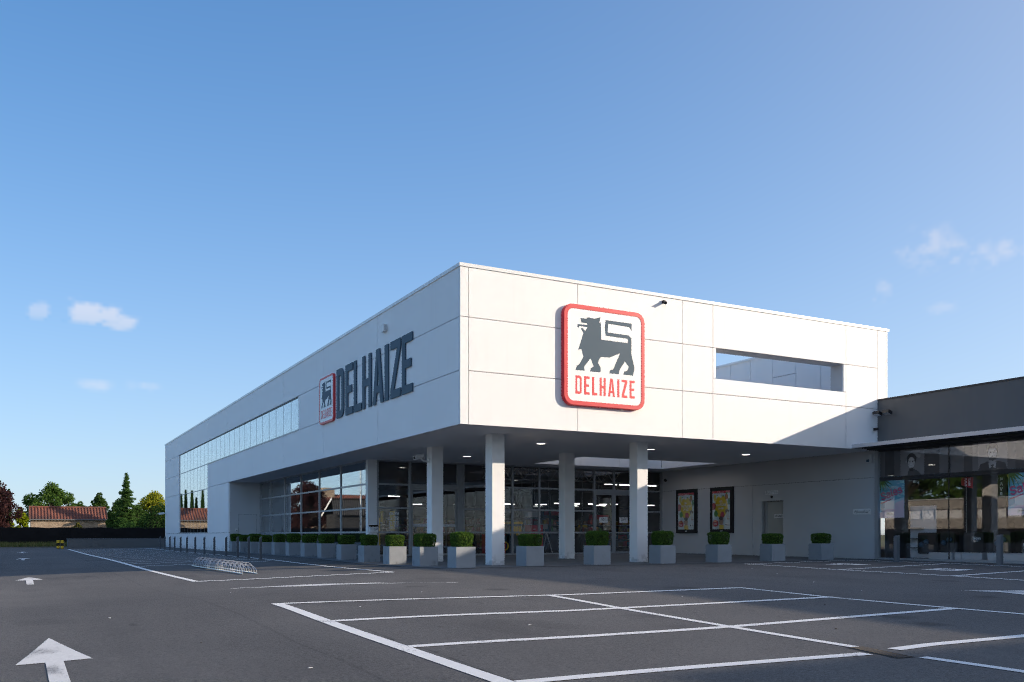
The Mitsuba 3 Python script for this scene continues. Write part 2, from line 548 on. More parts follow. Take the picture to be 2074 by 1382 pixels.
def stroke(pts, w, wob=.003):
    L = LineString(pts)
    n = max(2, int(L.length / .6))
    q = [L.interpolate(i / n, normalized=True) for i in range(n + 1)]
    q = [(p.x + (rng.random() - .5) * wob, p.y + (rng.random() - .5) * wob) for p in q]
    return LineString(q).buffer(w / 2, cap_style=2, join_style=2)


def mark(name, poly, label=None):
    part(LOT, name, drape(poly), 'worn_road_paint' if name == 'painted_arrow' else 'road_paint', smooth=True, label=label)


W1, W2 = .145, .15
mark('painted_line', stroke([(-7.03, -8.95), (-7.06, -11.4), (-7.06, -13.8), (-7.06, -17.8), (-7.06, -21)], W2))
mark('painted_line', stroke([(-7.0, -9.02), (-2.73, -9.55), (1.02, -9.47)], W1))
mark('painted_line', stroke([(-6.98, -11.43), (-4.05, -11.74), (.92, -11.57)], W1))
mark('painted_line', stroke([(-6.98, -13.77), (-5.41, -13.97), (-3.18, -13.93), (1.07, -13.63)], W1))
mark('painted_line', stroke([(-6.98, -15.87), (-3.55, -16.08)], W1))
mark('painted_line', stroke([(-3.1, -16.0), (-2.7, -15.93), (-1.04, -15.93), (1.2, -15.9)], W1))
mark('painted_line', stroke([(-2.95, -9.6), (-3.16, -11.82), (-3.22, -13.96), (-3.29, -15.72)], .12))
mark('painted_line', stroke([(-3.29, -16.45), (-3.25, -17.4), (-3.3, -19.5)], .12))
mark('painted_line', stroke([(1.0, -9.44), (.88, -11.64), (1.07, -13.63), (1.18, -14.6), (1.2, -17.5)], .12))
mark('painted_line', stroke([(-7.27, 46.3), (-6.85, 14.9), (-6.7, 7.4), (-6.56, .42)], W2))
mark('painted_line', stroke([(-6.5, .46), (-5.24, .14), (-2.0, -.38)], .2))
mark('painted_line', stroke([(-2.03, -.36), (-1.78, 6.9), (-1.98, 14.2), (-2.0, 28), (-2.2, 41), (-2.25, 48)], .12))
for y in (11.05, 13.1, 14.9, 16.9, 18.95, 21.2, 23.4, 25.7, 27.9, 30.1, 32.4, 34.6, 36.9, 39.1, 41.4, 43.6):
    mark('painted_line', stroke([(-6.82 - .012 * (y - 11), y), (-4.97, y + .05), (-2.2, y + .3)], .16))
mark('painted_line', stroke([(8.75, -1.19), (14.44, -.3)], W1))
mark('painted_line', stroke([(8.75, -1.22), (8.6, -2.2), (7.95, -5.45), (7.89, -8.65), (7.78, -10.4)], W1))
mark('painted_line', stroke([(8.0, -5.39), (14.19, -3.95)], W1))
mark('painted_line', stroke([(7.89, -8.65), (11.5, -8.0), (13.6, -7.6)], W1))
mark('painted_line', stroke([(14.4, -.34), (14.19, -3.95), (13.88, -6.6)], W1))
mark('painted_symbol', affinity.rotate(sbox(10.65, -3.4, 11.6, -2.4), 14).difference(ell(11.12, -2.9, .2, .2)))
mark('painted_symbol', affinity.rotate(sbox(9.95, -7.1, 10.98, -6.2), 12).difference(ell(10.45, -6.65, .2, .2)))
# lane arrows
def arrow(tip, w, hl, sw, sl):
    x, y = tip
    return Polygon([(x, y), (x - w / 2, y - hl), (x - sw / 2, y - hl), (x - sw / 2, y - hl - sl), (x + sw / 2, y - hl - sl), (x + sw / 2, y - hl), (x + w / 2, y - hl)])


mark('painted_arrow', arrow((-9.91, -10.87), .62, 1.78, .145, 1.9))
mark('painted_arrow', arrow((-9.95, 6.6), .63, 1.75, .16, 2.2))
mark('painted_arrow', arrow((-10.03, 25.5), .6, 1.75, .13, 2.2))
mark('painted_arrow', arrow((-10.0, 40.2), .6, 1.75, .13, 2.2))
# turning arrow in the lane in front of the shop, lying across
mark('painted_arrow', unary_union([stroke([(-6.5, -3.2), (-4.6, -4.15), (-2.6, -5.42)], .13), Polygon([(-6.2, -3.32), (-5.52, -3.36), (-4.85, -3.5), (-3.6, -4.45), (-4.75, -4.25), (-5.1, -4.2)])]))
mark('painted_arrow', Polygon([(4.04, -11.58), (5.6, -12.35), (5.9, -12.55), (5.6, -12.75), (4.2, -12.6), (4.35, -12.1)]))
# small litter on the asphalt
for i, (x, y) in enumerate([(-8.6, -12.3), (-6.2, -10.1), (-5.2, -12.9), (-1.2, -10.6), (-.2, -12.5), (3.4, -8.9), (5.2, -6.1), (-9.2, -9.4), (-2.3, -14.6), (-4.4, -7.9), (6.4, -4.0), (-8.1, -14.4), (.5, -8.4), (2.4, -10.9), (-9.3, -14.6), (-6.9, -5.2), (-4.0, -6.3)]):
    m = trimesh.creation.icosphere(0, 1)
    m.apply_transform(trimesh.transformations.rotation_matrix(i * 1.3, (.3, .4, 1)))
    m.apply_scale((.012 + .006 * (i % 3), .010, .005))
    m.apply_translation((x, y, height((x, y))[0] + .006))
    single('litter_scrap', m, 'white_plastic' if i % 4 else 'soil', 'tiny scrap of litter lying on the bare asphalt of the car park', 'litter', 'scraps of litter on the asphalt')

# drain channel with broken edge
g = thing('drain_grate', 'rusty slotted drain grate sunk in the asphalt where painted bay lines meet', 'drain')
dp = Polygon([(-3.40, -15.70), (-3.20, -15.72), (-3.34, -16.42), (-3.56, -16.40)])
pm = drape(dp, -.001, .1)
pm.vertices[:, 2] += .0045
part(g, 'gutter_bed', pm, 'black_matt')
for i in range(11):
    t = (i + .5) / 11
    a = np.array((-3.38, -15.72)) * (1 - t) + np.array((-3.53, -16.40)) * t
    b = np.array((-3.22, -15.73)) * (1 - t) + np.array((-3.36, -16.41)) * t
    z = height((a + b) / 2)[0] + .006
    m = bx(-.085, .085, -.011, .011, -.004, .004)
    m.apply_transform(trimesh.transformations.rotation_matrix(math.atan2(*(b - a)[::-1]), (0, 0, 1)))
    m.apply_translation((*((a + b) / 2), z))
    part(g, 'grate_bar', m, 'rusty_iron')
# paved apron under the canopy
apron = Polygon([(-.35, -.1), (15.86, -.1), (15.86, 12.0), (1.75, 12.0), (1.75, 30), (-.1, 30), (-.35, 20)])
m = drape(apron, .006, .5)
struct('pavement', m, 'plaza_concrete', smooth=True)
edge = cat([drape(stroke(p, .12, 0), .010, .5) for p in ([(-.35, -.1), (15.86, -.1)], [(-.35, -.05), (-.35, 30)])])
part('pavement', 'edge_strip', edge, 'low_wall_concrete', smooth=True)

# ------------------------------------------------------------------ supermarket
S = thing('supermarket', 'white panelled supermarket on the corner with open canopy on square columns', 'building')
ZS, J2, J1, ZT = 3.846, 5.263, 6.675, 8.0
GAP = .011


def fpan(x0, x1, z0, z1, y0=0.0, t=.07, name='front_panel', m='white_panel_paint'):
    part(S, name, bx(x0 + GAP, x1 - GAP, y0, y0 + t, z0 + GAP, z1 - GAP), m)


def lpan(y0, y1, z0, z1, x0=0.0, t=.07, name='side_panel', m='white_panel_paint'):
    part(S, name, bx(x0, x0 + t, y0 + GAP, y1 - GAP, z0 + GAP, z1 - GAP), m)


cols = [.24, 3.64, 7.36, 8.55, 14.33, 15.88]
rows = [ZS - .011, J2, J1, ZT]
for i in range(5):
    for r in range(3):
        if i == 3 and r == 1:
            continue
        fpan(cols[i], cols[i + 1], rows[r], rows[r + 1])
fpan(.0 - GAP, .24, rows[0], rows[2])
fpan(.0 - GAP, .24, rows[2], rows[3])
fpan(15.88, 16.30, 5.6, ZT)
fpan(16.30, 16.37 + GAP, 5.6, ZT)
fpan(8.55, 14.33, J2, 5.74)
fpan(8.55, 8.67 + GAP, 5.74, J1)
fpan(14.22 - GAP, 14.33, 5.74, J1)
# dark carrier wall behind the panels, with the see-through opening
core = [bx(.085, 8.66, .085, .5, ZS + .004, ZT - .02), bx(14.23, 16.36, .085, .5, ZS + .004, ZT - .02), bx(8.66, 14.23, .085, .5, ZS + .004, 5.73), bx(8.66, 14.23, .085, .5, 6.685, ZT - .02)]
part(S, 'front_carrier_wall', cat(core), 'joint_dark')
part(S, 'opening_lining', cat([bx(8.6, 8.67, .075, .56, 5.74, 6.67), bx(14.22, 14.29, .075, .56, 5.74, 6.67), bx(8.60, 14.29, .075, .56, 5.67, 5.738), bx(8.60, 14.29, .075, .56, 6.672, 6.74)]), 'pale_grey_wall_paint')
part(S, 'front_inner_skin', cat([bx(.3, 8.6, .502, .56, 4.4, ZT - .02), bx(14.3, 15.8, .502, .56, 4.4, ZT - .02), bx(8.6, 14.3, .502, .56, 4.4, 5.66), bx(8.6, 14.3, .502, .56, 6.75, ZT - .02)]), 'pale_grey_wall_paint')
# left side
lc = [0, 6.24, 12.17, 18.19, 24.13, 30.33, 36.5, 43.14, 48.38, 54.74]
for i in range(9):
    lpan(lc[i] - (0 if i else -.075), lc[i + 1], J1, ZT)
for a, b in ((.075, 6.24), (6.24, 12.17), (12.17, 15.78), (47.68, 54.74)):
    lpan(a, b, J2, J1)
for a, b in ((.075, 6.24), (6.24, 12.17), (12.17, 18.19), (18.19, 24.13), (24.13, 30.0), (30.0, 36.5), (47.68, 54.74)):
    lpan(a, b, ZS - .011, J2)
for a, b in ((30.0, 36.5), (47.68, 54.74)):
    lpan(a, b, 1.04, ZS - .011)
lpan(30.0, 54.74, -.08, 1.04, name='plinth_panel')
core = [bx(.085, .3, .5, 54.7, J1 + .02, ZT - .02), bx(.085, .3, .5, 15.77, ZS + .004, J1 + .02), bx(.085, .3, 15.77, 36.49, ZS + .004, J2 - .01), bx(.085, .3, 47.69, 54.7, -.1, J1 + .02), bx(.085, .3, 30.02, 36.49, -.1, ZS + .004), bx(.085, .3, 36.49, 47.69, -.1, 1.03)]
part(S, 'side_carrier_wall', cat(core), 'joint_dark')
part(S, 'rear_wall', bx(.0, 16.3, 54.66, 54.9, -.1, ZT - .02), 'white_panel_paint')
part(S, 'right_inner_wall_core', bx(15.96, 16.36, .5, 54.6, 4.0, ZT - .02), 'joint_dark')
for a, b in ((.57, 2.56), (2.56, 3.79), (3.79, 5.02), (5.02, 6.23), (6.23, 7.44), (7.44, 8.7), (8.7, 9.9), (9.9, 11.2)):
    zz = [4.5, ZT] if not a == 3.79 else [4.5, 7.1, ZT]
    for c, d in zip(zz[:-1], zz[1:]):
        part(S, 'terrace_panel', bx(15.9, 15.955, a + GAP, b - GAP, c + GAP, d - GAP), 'white_panel_paint')
# coping
part(S, 'coping', cat([bx(-.03, 16.42, -.03, .56, ZT - .012, ZT + .078), bx(-.03, .5, .56, 54.95, ZT - .012, ZT + .078), bx(15.85, 16.42, .56, 54.95, ZT - .012, ZT + .078)]), 'white_metal')
part(S, 'right_return_wall', bx(16.37, 16.42, .075, 54.6, 5.5, ZT - .02), 'white_panel_paint')
# soffit in long panels, light well cut out
well = (8.35, 14.85, 7.06, 10.7)
xs = [.09, 3.0, 6.0, 8.35, 11.6, 14.85, 15.86]
ys_ = [.09, 3.5, 7.06, 10.7, 12.0]
for i in range(6):
    for j in range(4):
        if xs[i] >= 8.3 and xs[i + 1] <= 14.9 and j == 2:
            continue
        part(S, 'soffit_panel', bx(xs[i] + .004, xs[i + 1] - .004, ys_[j] + .004, ys_[j + 1] - .004, ZS, ZS + .05), 'soffit_paint')
for a, b in ((12, 18), (18, 24), (24, 30)):
    part(S, 'soffit_panel', bx(.09, 1.68, a + .004, b - .004, ZS, ZS + .05), 'soffit_paint')
part(S, 'soffit_deck', cat([bx(.3, 8.3, .5, 12, ZS + .06, ZS + .4), bx(8.3, 15.9, .56, 7.0, ZS + .06, ZS + .4), bx(14.92, 15.9, 7.0, 12, ZS + .06, ZS + .4), bx(8.3, 14.92, 10.78, 12, ZS + .06, ZS + .4), bx(.3, 1.7, 12, 30, ZS + .06, ZS + .4)]), 'joint_dark')
for a, b in ((8.35, 8.62), (8.62, 10.6), (10.6, 12.6), (12.6, 13.75), (13.75, 14.85)):
    part(S, 'light_well_panel', bx(a + .008, b - .008, 10.7, 10.77, ZS + .001, ZT - .1), 'white_panel_paint')
for a, b in ((7.06, 8.4), (8.4, 9.6), (9.6, 10.69)):
    part(S, 'light_well_panel', bx(14.85, 14.92, a + .008, b - .008, ZS + .001, 4.5), 'white_panel_paint')
part(S, 'light_well_back', cat([bx(8.2, 8.34, .57, 10.76, ZS + .06, ZT - .1), bx(8.3, 15.9, 10.79, 10.95, ZS + .06, ZT - .1)]), 'pale_grey_wall_paint')
# roof
part(S, 'roof', cat([bx(.4, 8.25, .57, 54.6, 7.5, 7.6), bx(8.25, 15.9, 10.95, 54.6, 7.5, 7.6)]), 'dark_interior')
# ribbon and tall window on the side
mull = [15.79 + 1.296 * i for i in range(25)]
mull[-1] = 47.66
for i in range(len(mull) - 1):
    a, b = mull[i] + .014, mull[i + 1] - .014
    w = key_of('upper_window', S)
    scene[w] = mikit.ply(bx(.045, .055, a, b, J2 + .06, J1 - .05), 'mirror_glass')
    if a > 36.4:
        for c, d in ((3.80, J2 + .0), (1.12, 3.75)):
            scene[key_of('tall_window', S)] = mikit.ply(bx(.045, .055, a, b, c, d), 'mirror_glass')
for m_ in mull:
    part(S, 'window_mullion', bx(.04, .10, m_ - .013, m_ + .013, 1.1 if m_ > 36.4 else J2 + .05, J1 - .04), 'aluminium_frame')
for b_ in ((.035, .1, 36.5, 47.67, J2 - .0, J2 + .055), (.035, .1, 36.5, 47.67, 3.755, 3.80), (-.02, .1, 15.78, 36.49, J2 - .02, J2 + .04), (-.02, .1, 36.5, 47.67, 1.03, 1.09)):
    part(S, 'window_rail', bx(*b_), 'aluminium_frame')
part(S, 'window_head', bx(.02, .1, 15.78, 47.67, J1 - .05, J1 + .015), 'black_metal')
part(S, 'upper_room', cat([bx(3.0, 3.1, 15, 48, .0, J1 + .1), bx(.3, 3, 15.5, 48, J1 + .1, J1 + .2), bx(.3, 3, 15.5, 36.4, J2 - .1, J2 - .0), bx(.3, 3, 36.45, 36.5, 0, J2), bx(.3, 3, 47.7, 47.8, 0, J1)]), 'dark_interior')
for i, y in enumerate((40.2, 41.4, 42.7, 44.3, 45.2, 46.1)):
    part(S, 'window_blind', bx(.25, .27, y, y + .3, J2 + .2 + .03 * (i % 2), J1 - .15), 'shelf_white')
# recess end wall with doors
part(S, 'recess_end_wall', cat([bx(.09, 1.7, 30.0, 30.2, 0, ZS), bx(.07, .2, 29.98, 30.0, 0, ZS)]), 'pale_grey_wall_paint')
d_ = part(S, 'service_door', bx(.55, 1.5, 29.985, 29.999, .05, 2.05), 'pale_grey_wall_paint')
part(d_, 'handle', cat([bx(1.42, 1.47, 29.94, 29.985, 1.70, 1.80), bx(1.42, 1.47, 29.94, 29.985, 1.30, 1.40)]), 'galvanised')
part(d_, 'door_frame', cat([bx(.525, .548, 29.99, 29.999, .05, 2.08), bx(1.502, 1.525, 29.99, 29.999, .05, 2.08), bx(.525, 1.525, 29.99, 29.999, 2.052, 2.075)]), 'planter_cement')
# left glazing x = 1.7
part(S, 'glazing_plinth', bx(1.66, 1.8, 12.0, 30.0, -.05, .12), 'low_wall_concrete')
gy = [12.22, 15.45, 18.55, 21.6, 24.65, 27.65, 29.98]
zr = [.12, 1.03, 1.98, 2.91, 3.83]
for i in range(6):
    for j in range(4):
        part(S, 'shop_pane', bx(1.725, 1.735, gy[i] + .04, gy[i + 1] - .04, zr[j] + .035, zr[j + 1] - .035), 'mirror_glass')
for y in gy:
    part(S, 'glazing_mullion', bx(1.69, 1.80, y - .04, y + .04, .12, 3.84), 'aluminium_frame')
for z in zr:
    part(S, 'glazing_rail', bx(1.695, 1.79, 12.2, 29.97, z - .035, z + .035), 'aluminium_frame')
part(S, 'corner_pier', bx(1.68, 2.05, 11.97, 12.2, .02, ZS), 'white_panel_paint')
# entrance glazing y = 12
ex = [2.08, 3.44, 5.53, 5.77, 8.05, 9.35, 12.15, 13.2, 14.5, 15.84]
for i in range(len(ex) - 1):
    door = i in (1, 6, 7)
    for j in range(4):
        if door and j in (0, 1):
            continue
        if ex[i + 1] - ex[i] < .4:
            continue
        lo = zr[j] if not (door and j == 2) else 2.80
        if zr[j + 1] - lo < .15:
            continue
        part(S, 'entrance_pane', bx(ex[i] + .04, ex[i + 1] - .04, 12.02, 12.03, lo + .03, zr[j + 1] - .03), 'pane_glass')
for x in ex:
    part(S, 'entrance_mullion', bx(x - .04, x + .04, 11.97, 12.08, .1, 3.84), 'aluminium_frame')
part(S, 'entrance_mullion', bx(5.572, 5.728, 11.98, 12.06, .1, 3.84), 'aluminium_frame')
rails = []
for i in range(len(ex) - 1):
    for j, z in enumerate(zr):
        if i in (1, 6, 7) and j in (0, 1, 2):
            continue
        part(S, 'entrance_rail', bx(ex[i] + .04, ex[i + 1] - .04, 11.975, 12.07, z - .035, z + .035), 'aluminium_frame')
for nm, (a, b) in (('sliding_door', (3.5, 4.48)), ('sliding_door', (4.5, 5.47)), ('sliding_door', (12.2, 13.16)), ('sliding_door', (13.24, 14.46))):
    d = part(S, nm, cat([bx(a, a + .06, 12.0, 12.05, .1, 2.78), bx(b - .06, b, 12.0, 12.05, .1, 2.78), bx(a + .06, b - .06, 12.0, 12.05, .1, .19), bx(a + .06, b - .06, 12.0, 12.05, 2.70, 2.78)]), 'aluminium_frame')
    part(d, 'pane', bx(a + .06, b - .06, 12.02, 12.03, .19, 2.70), 'pane_glass')
    if a < 6:
        part(d, 'band', bx(a + .06, b - .06, 12.005, 12.012, 1.25, 1.37), 'grey_plastic')
        part(d, 'lettering', on(text('INGANG', .075, .002, .36), frame((a + .3, 12.004, 1.275), 'f')), 'lettering_white')
    else:
        part(d, 'band', bx(a + .06, b - .06, 12.005, 12.012, 1.0, 1.05), 'aluminium_frame')
part(S, 'door_head', cat([bx(3.48, 5.49, 11.96, 12.1, 2.785, 2.87), bx(12.19, 14.47, 11.96, 12.1, 2.785, 2.87)]), 'aluminium_frame')
# right wall of the canopy (x = 15.88)
part(S, 'canopy_wall', cat([bx(15.88, 16.1, 0.1, 4.43, -.05, 2.91), bx(15.88, 16.1, 5.6, 6.083, -.05, 2.91), bx(15.88, 16.1, 6.10, 12.1, -.05, 2.91), bx(15.88, 16.1, 4.43, 5.6, 2.27, 2.91)]), 'pale_grey_wall_paint')
part(S, 'canopy_wall_upper', bx(15.88, 16.1, .1, 12.1, 2.928, ZS), 'pale_grey_wall_paint')
part(S, 'canopy_wall_core', bx(15.93, 16.12, .1, 12.1, -.05, ZS + .2), 'pale_grey_wall_paint') if False else None
part(S, 'corner_post', bx(15.84, 16.0, -.03, .095, -.02, ZS - .01), 'aluminium_frame')
part(S, 'joint_filler', cat([bx(15.895, 16.05, .1, 12.1, 2.90, 2.94), bx(15.895, 16.05, 6.08, 6.105, 0, 2.91)]), 'joint_dark')
d = part(S, 'side_door', bx(16.0, 16.05, 4.45, 5.4, .08, 2.25), 'grey_door_paint')
part(d, 'frame', cat([bx(15.97, 16.08, 5.4, 5.48, .08, 2.26), bx(15.9, 16.08, 5.55, 5.598, .08, 2.26)]), 'aluminium_frame')
part(d, 'notice', bx(15.992, 15.999, 4.53, 5.03, 1.59, 1.745), 'white_plastic')
part(d, 'notice_lettering', on(text('LEEGGOED', .085, .002, .44, True), frame((15.991, 5.0, 1.625), 'l')), 'lettering_dark')
# painted name above that door
x = 0
ms = []
for ch in 'LEEGGOED':
    ms.append(affinity.translate(letter(ch, .070, .145, .021), x, 0))
    x += .085
part(S, 'wall_lettering', on(ext(unary_union(ms), .008), frame((15.878, 5.36, 2.525), 'l')), 'lettering_white')
# interior
part(S, 'shop_floor', cat([bx(1.8, 15.88, 12.1, 46, -.1, .1), bx(15.88, 30, 12.15, 46, -.1, .1)]), 'shop_floor')
part(S, 'shop_ceiling', bx(1.8, 30, 12.1, 46, ZS + .6, ZS + .7), 'dark_interior')
part(S, 'shop_back_wall', cat([bx(1.8, 30, 46, 46.2, 0, 5), bx(30, 30.2, 12.15, 46, 0, 5), bx(16.0, 30, 12.1, 12.15, 0, 5), bx(1.8, 3.2, 30, 30.1, 0, 5)]), 'dark_interior')
part(S, 'bulkhead', bx(1.8, 15.8, 12.12, 12.3, ZS - .02, ZS + .62), 'dark_interior')
TL = []
for y, z, xs_ in ((17, 3.5, (16.1, 17.0, 18.6)), (20, 2.6, (14.9, 16.0, 17.05, 17.75, 18.5, 21.0)), (26, 2.75, (15.0, 17.2, 19.4, 21.5)), (33, 2.9, (12.0, 15.0, 18.0, 21.0, 24.0)), (30, 3.25, (6.2, 9.3))):
    for j, x in enumerate(xs_):
        TL.append((x, x + (.5 if y == 20 else .75), y, z, f'{["first", "second", "third", "fourth", "fifth", "sixth"][j]} from the left in the {({17: "highest", 20: "lowest front", 26: "middle", 33: "farthest", 30: "left aisle"})[y]} row'))
for i, (x0, x1, y, z, tl_) in enumerate(TL):
    k = thing('tube_lamp', f'lit fluorescent shop tube, {tl_}', 'lamp', 'fluorescent tubes inside the shop')
    part(k, 'housing', bx(x0, x1, y - .05, y + .05, z + .03, z + .07), 'white_metal')
    scene[key_of('tube', k)] = mikit.ply(cyl((x0, y, z), (x1, y, z), .014, 8), 'white_plastic', emitter=lamp_mat((1.5, 1.53, 1.4)))
# lit letters-like tubes up front: zig-zag roof truss catching light
k = thing('roof_truss', 'white zigzag roof truss under the shop ceiling seen through the upper glass', 'truss')
tr = [tube([(7.9 + .35 * i, 14.5, 3.45 + .45 * (i % 2)) for i in range(22)], .022, 6), cyl((7.9, 14.5, 3.44), (15.3, 14.5, 3.44), .025, 6), cyl((7.9, 14.5, 3.92), (15.3, 14.5, 3.92), .025, 6)]
part(k, 'lattice', cat(tr), 'shelf_white')
for x in (6.0, 7.4, 9.6, 11.2, 12.9, 14.6, 16.2):
    part(S, 'vestibule_mullion', bx(x - .04, x + .04, 14.18, 14.26, .1, 2.95), 'dark_frame')
for z in (.12, 1.0, 2.2, 2.93):
    part(S, 'vestibule_rail', bx(6.0, 16.2, 14.2, 14.25, z - .03, z + .03), 'dark_frame')
for j, (x, y, z, w_v, h_v, mm, lab) in enumerate(((12.6, 15.6, 1.62, .55, .16, 'sign_red', 'small red hanging price board left in the right doorway'), (14.4, 15.8, 1.70, 1.1, .22, 'sign_red', 'long red hanging board over the tills right of the doorway'), (10.6, 15.2, 1.75, .5, .24, 'sign_white', 'white hanging board behind the middle column'), (13.3, 15.1, 1.28, .5, .12, 'yellow_paint', 'yellow hanging board low in the right doorway'), (5.1, 14.0, 1.5, .35, .5, 'sign_red', 'red upright board behind the left sliding door'), (9.1, 15.4, 1.95, .8, .14, 'sign_white', 'white hanging board above the red cabinet'))):
    k = thing('hanging_board', lab, 'board', 'hanging boards inside the shop')
    part(k, 'panel', bx(x, x + w_v, y, y + .03, z, z + h_v), mm)
    part(k, 'rod', cyl((x + w_v / 2, y + .015, z + h_v), (x + w_v / 2, y + .015, 4.3), .01, 6), 'grey_plastic')
# shelving with goods
goods = [(.40, .025, .025), (.42, .30, .03), (.03, .12, .22), (.07, .2, .05), (.4, .4, .38), (.26, .07, .03), (.42, .2, .03)]
for gi, (x, y0, y1) in enumerate([(4.2, 24.5, 32), (6.6, 24.5, 32), (9.0, 22.5, 32), (11.6, 21.5, 31), (15.4, 21.5, 30), (18.4, 21.5, 30), (21.4, 21.5, 30)]):
    k = thing('shelf_unit', f'tall supermarket shelf unit with packed goods, {["first", "second", "third", "fourth", "fifth", "sixth", "seventh"][gi]} aisle from the left behind the entrance glass', 'shelf')
    part(k, 'back', bx(x - .03, x + .03, y0, y1, .1, 1.9), 'dark_interior')
    ms, cs = [], []
    for lv in range(4):
        z = .25 + lv * .42
        part(k, 'shelf_board', bx(x - .45, x + .45, y0, y1, z - .03, z), 'shelf_white')
        for sy in np.arange(y0, y1, .45):
            for sx in (-.24, .24):
                c = goods[int(rng.integers(0, 7))]
                h = .16 + .16 * rng.random()
                m = bx(x + sx - .17, x + sx + .17, sy + .03, sy + .40, z, z + h)
                ms.append(m)
                cs.append(np.tile(np.array(c) * (.7 + .5 * rng.random()), (8, 1)))
        for sx in np.arange(-.4, .3, .2):
            c = goods[int(rng.integers(0, 7))]
            m = bx(x + sx, x + sx + .18, y0 - .25, y0 - .05, z, z + .2 + .12 * rng.random())
            ms.append(m)
            cs.append(np.tile(np.array(c), (8, 1)))
    part(k, 'goods', cat(ms), 'print_ink', stuff=True, color=np.vstack(cs))

# ------------------------------------------------------------------ columns of the canopy
def column(x, y, label):
    k = thing('canopy_column', label, 'column', 'square canopy columns')
    z = float(height((x + .2, y + .2))[0])
    cp = rrect(x, y, x + .42, y + .42, .018)
    part(k, 'shaft', ext(cp, ZS - z + .002 - .004, z), 'white_panel_paint')
    part(k, 'base_joint', bx(x - .004, x + .424, y - .004, y + .424, z - .03, z + .012), 'joint_dark')
    return k


column(1.76, 1.62, 'square white canopy column nearest the corner, third planter in front of it, sunlit in its middle')
column(6.88, 1.62, 'square white canopy column in the front row right of the middle, sunlit near its top')
column(1.80, 6.05, 'square white canopy column carrying the surveillance camera, left of the others')
column(6.86, 5.9, 'fully shaded square white canopy column between the two front ones')

# ------------------------------------------------------------------ downlights in the soffit
for i, (x, y) in enumerate([(4.43, 3.4), (8.69, 3.33), (4.41, 8.81), (12.97, 3.33)]):
    k = thing('downlight', ['lit round downlight in the soffit between the two front columns', 'lit downlight in the soffit just right of the right front column', 'lit downlight deep in the soffit above the sliding door, left of the corner column', 'lit downlight in the soffit on the right above the door to the empties'][i], 'lamp')
    ring = ext(Point(x, y).buffer(.17, 20).difference(Point(x, y).buffer(.135, 20)), .02, ZS - .02)
    part(k, 'ring', ring, 'white_metal')
    scene[key_of('lens', k)] = mikit.ply(ext(Point(x, y).buffer(.134, 20), .006, ZS - .010), 'white_plastic', emitter=lamp_mat((1.5, 1.45, 1.3)))

# ------------------------------------------------------------------ signs
LION = [(3.652, 7.004), (3.855, 7.003), (3.866, 7.046), (4.132, 7.037), (4.317, 7.097), (4.277, 6.917), (4.332, 6.962), (4.347, 6.468), (5.266, 6.457), (5.266, 6.58), (4.497, 6.593), (4.471, 6.81), (4.497, 7.038), (5.402, 7.034), (5.402, 6.824), (5.319, 6.923), (4.581, 6.944), (4.57, 6.693), (5.30, 6.683), (5.391, 6.609), (5.391, 6.15), (5.505, 5.758), (5.448, 5.535), (5.112, 5.535), (5.138, 5.627), (5.251, 5.658), (5.30, 5.78), (5.165, 5.919), (4.97, 5.65), (4.955, 5.535), (4.621, 5.535), (4.655, 5.629), (4.758, 5.653), (4.996, 6.138), (4.629, 5.981), (4.332, 5.975), (4.23, 5.808), (4.332, 5.656), (4.317, 5.535), (3.97, 5.535), (3.999, 5.633), (4.093, 5.68), (3.992, 5.907), (3.766, 5.646), (3.794, 5.535), (3.492, 5.535), (3.528, 5.655), (3.606, 5.698), (3.748, 5.921), (3.684, 6.14), (3.577, 6.10), (3.748, 6.588), (3.666, 6.708), (3.705, 6.734), (3.812, 6.655), (3.884, 6.771), (3.60, 6.776), (3.606, 6.732), (3.552, 6.726), (3.552, 6.822), (3.884, 6.831), (3.862, 6.88), (3.684, 6.875)]
NAME = 'DELHAIZE'
ADV = [('D', .205), ('E', .185), ('L', .175), ('H', .205), ('A', .235), ('I', .072), ('Z', .195), ('E', .185)]


def lion_sign(M, label, d=.145, lettering='print_red'):
    """2.75 x 2.85 m light box; local origin at the middle"""
    k = thing('logo_sign', label, 'sign')
    cx, cz = 4.485, 5.97
    o = rrect(-1.385, -1.42, 1.385, 1.41, .30)
    inn = rrect(-1.258, -1.293, 1.258, 1.283, .185)
    part(k, 'red_frame', on(cat([ext(o.difference(inn), d - .02, .0), ext(o.buffer(-.012).difference(inn), .02, d - .02)]), M), 'sign_red')
    part(k, 'white_face', on(ext(inn.buffer(-.002), d - .012, .0), M), 'sign_white')
    part(k, 'lion_emblem', on(ext(Polygon([(a - cx, b - cz) for a, b in LION]).buffer(0), .004, d - .012), M), 'slate_blue', label='dark slate heraldic lion walking to the left with raised tail')
    gap = (2.03 - sum(w for _, w in ADV)) / 7
    x = 3.485 - cx
    for ch, w in ADV:
        part(k, 'letter', on(ext(affinity.translate(letter(ch, w, .515, .07), x, 4.872 - cz), .004, d - .012), M), lettering)
        x += w + gap
    part(k, 'mounting_bracket', on(cat([bx(-.02, .03, 1.41, 1.445, .02, .1), bx(.6, .65, -1.455, -1.42, .02, .08)]), M), 'galvanised')
    return k


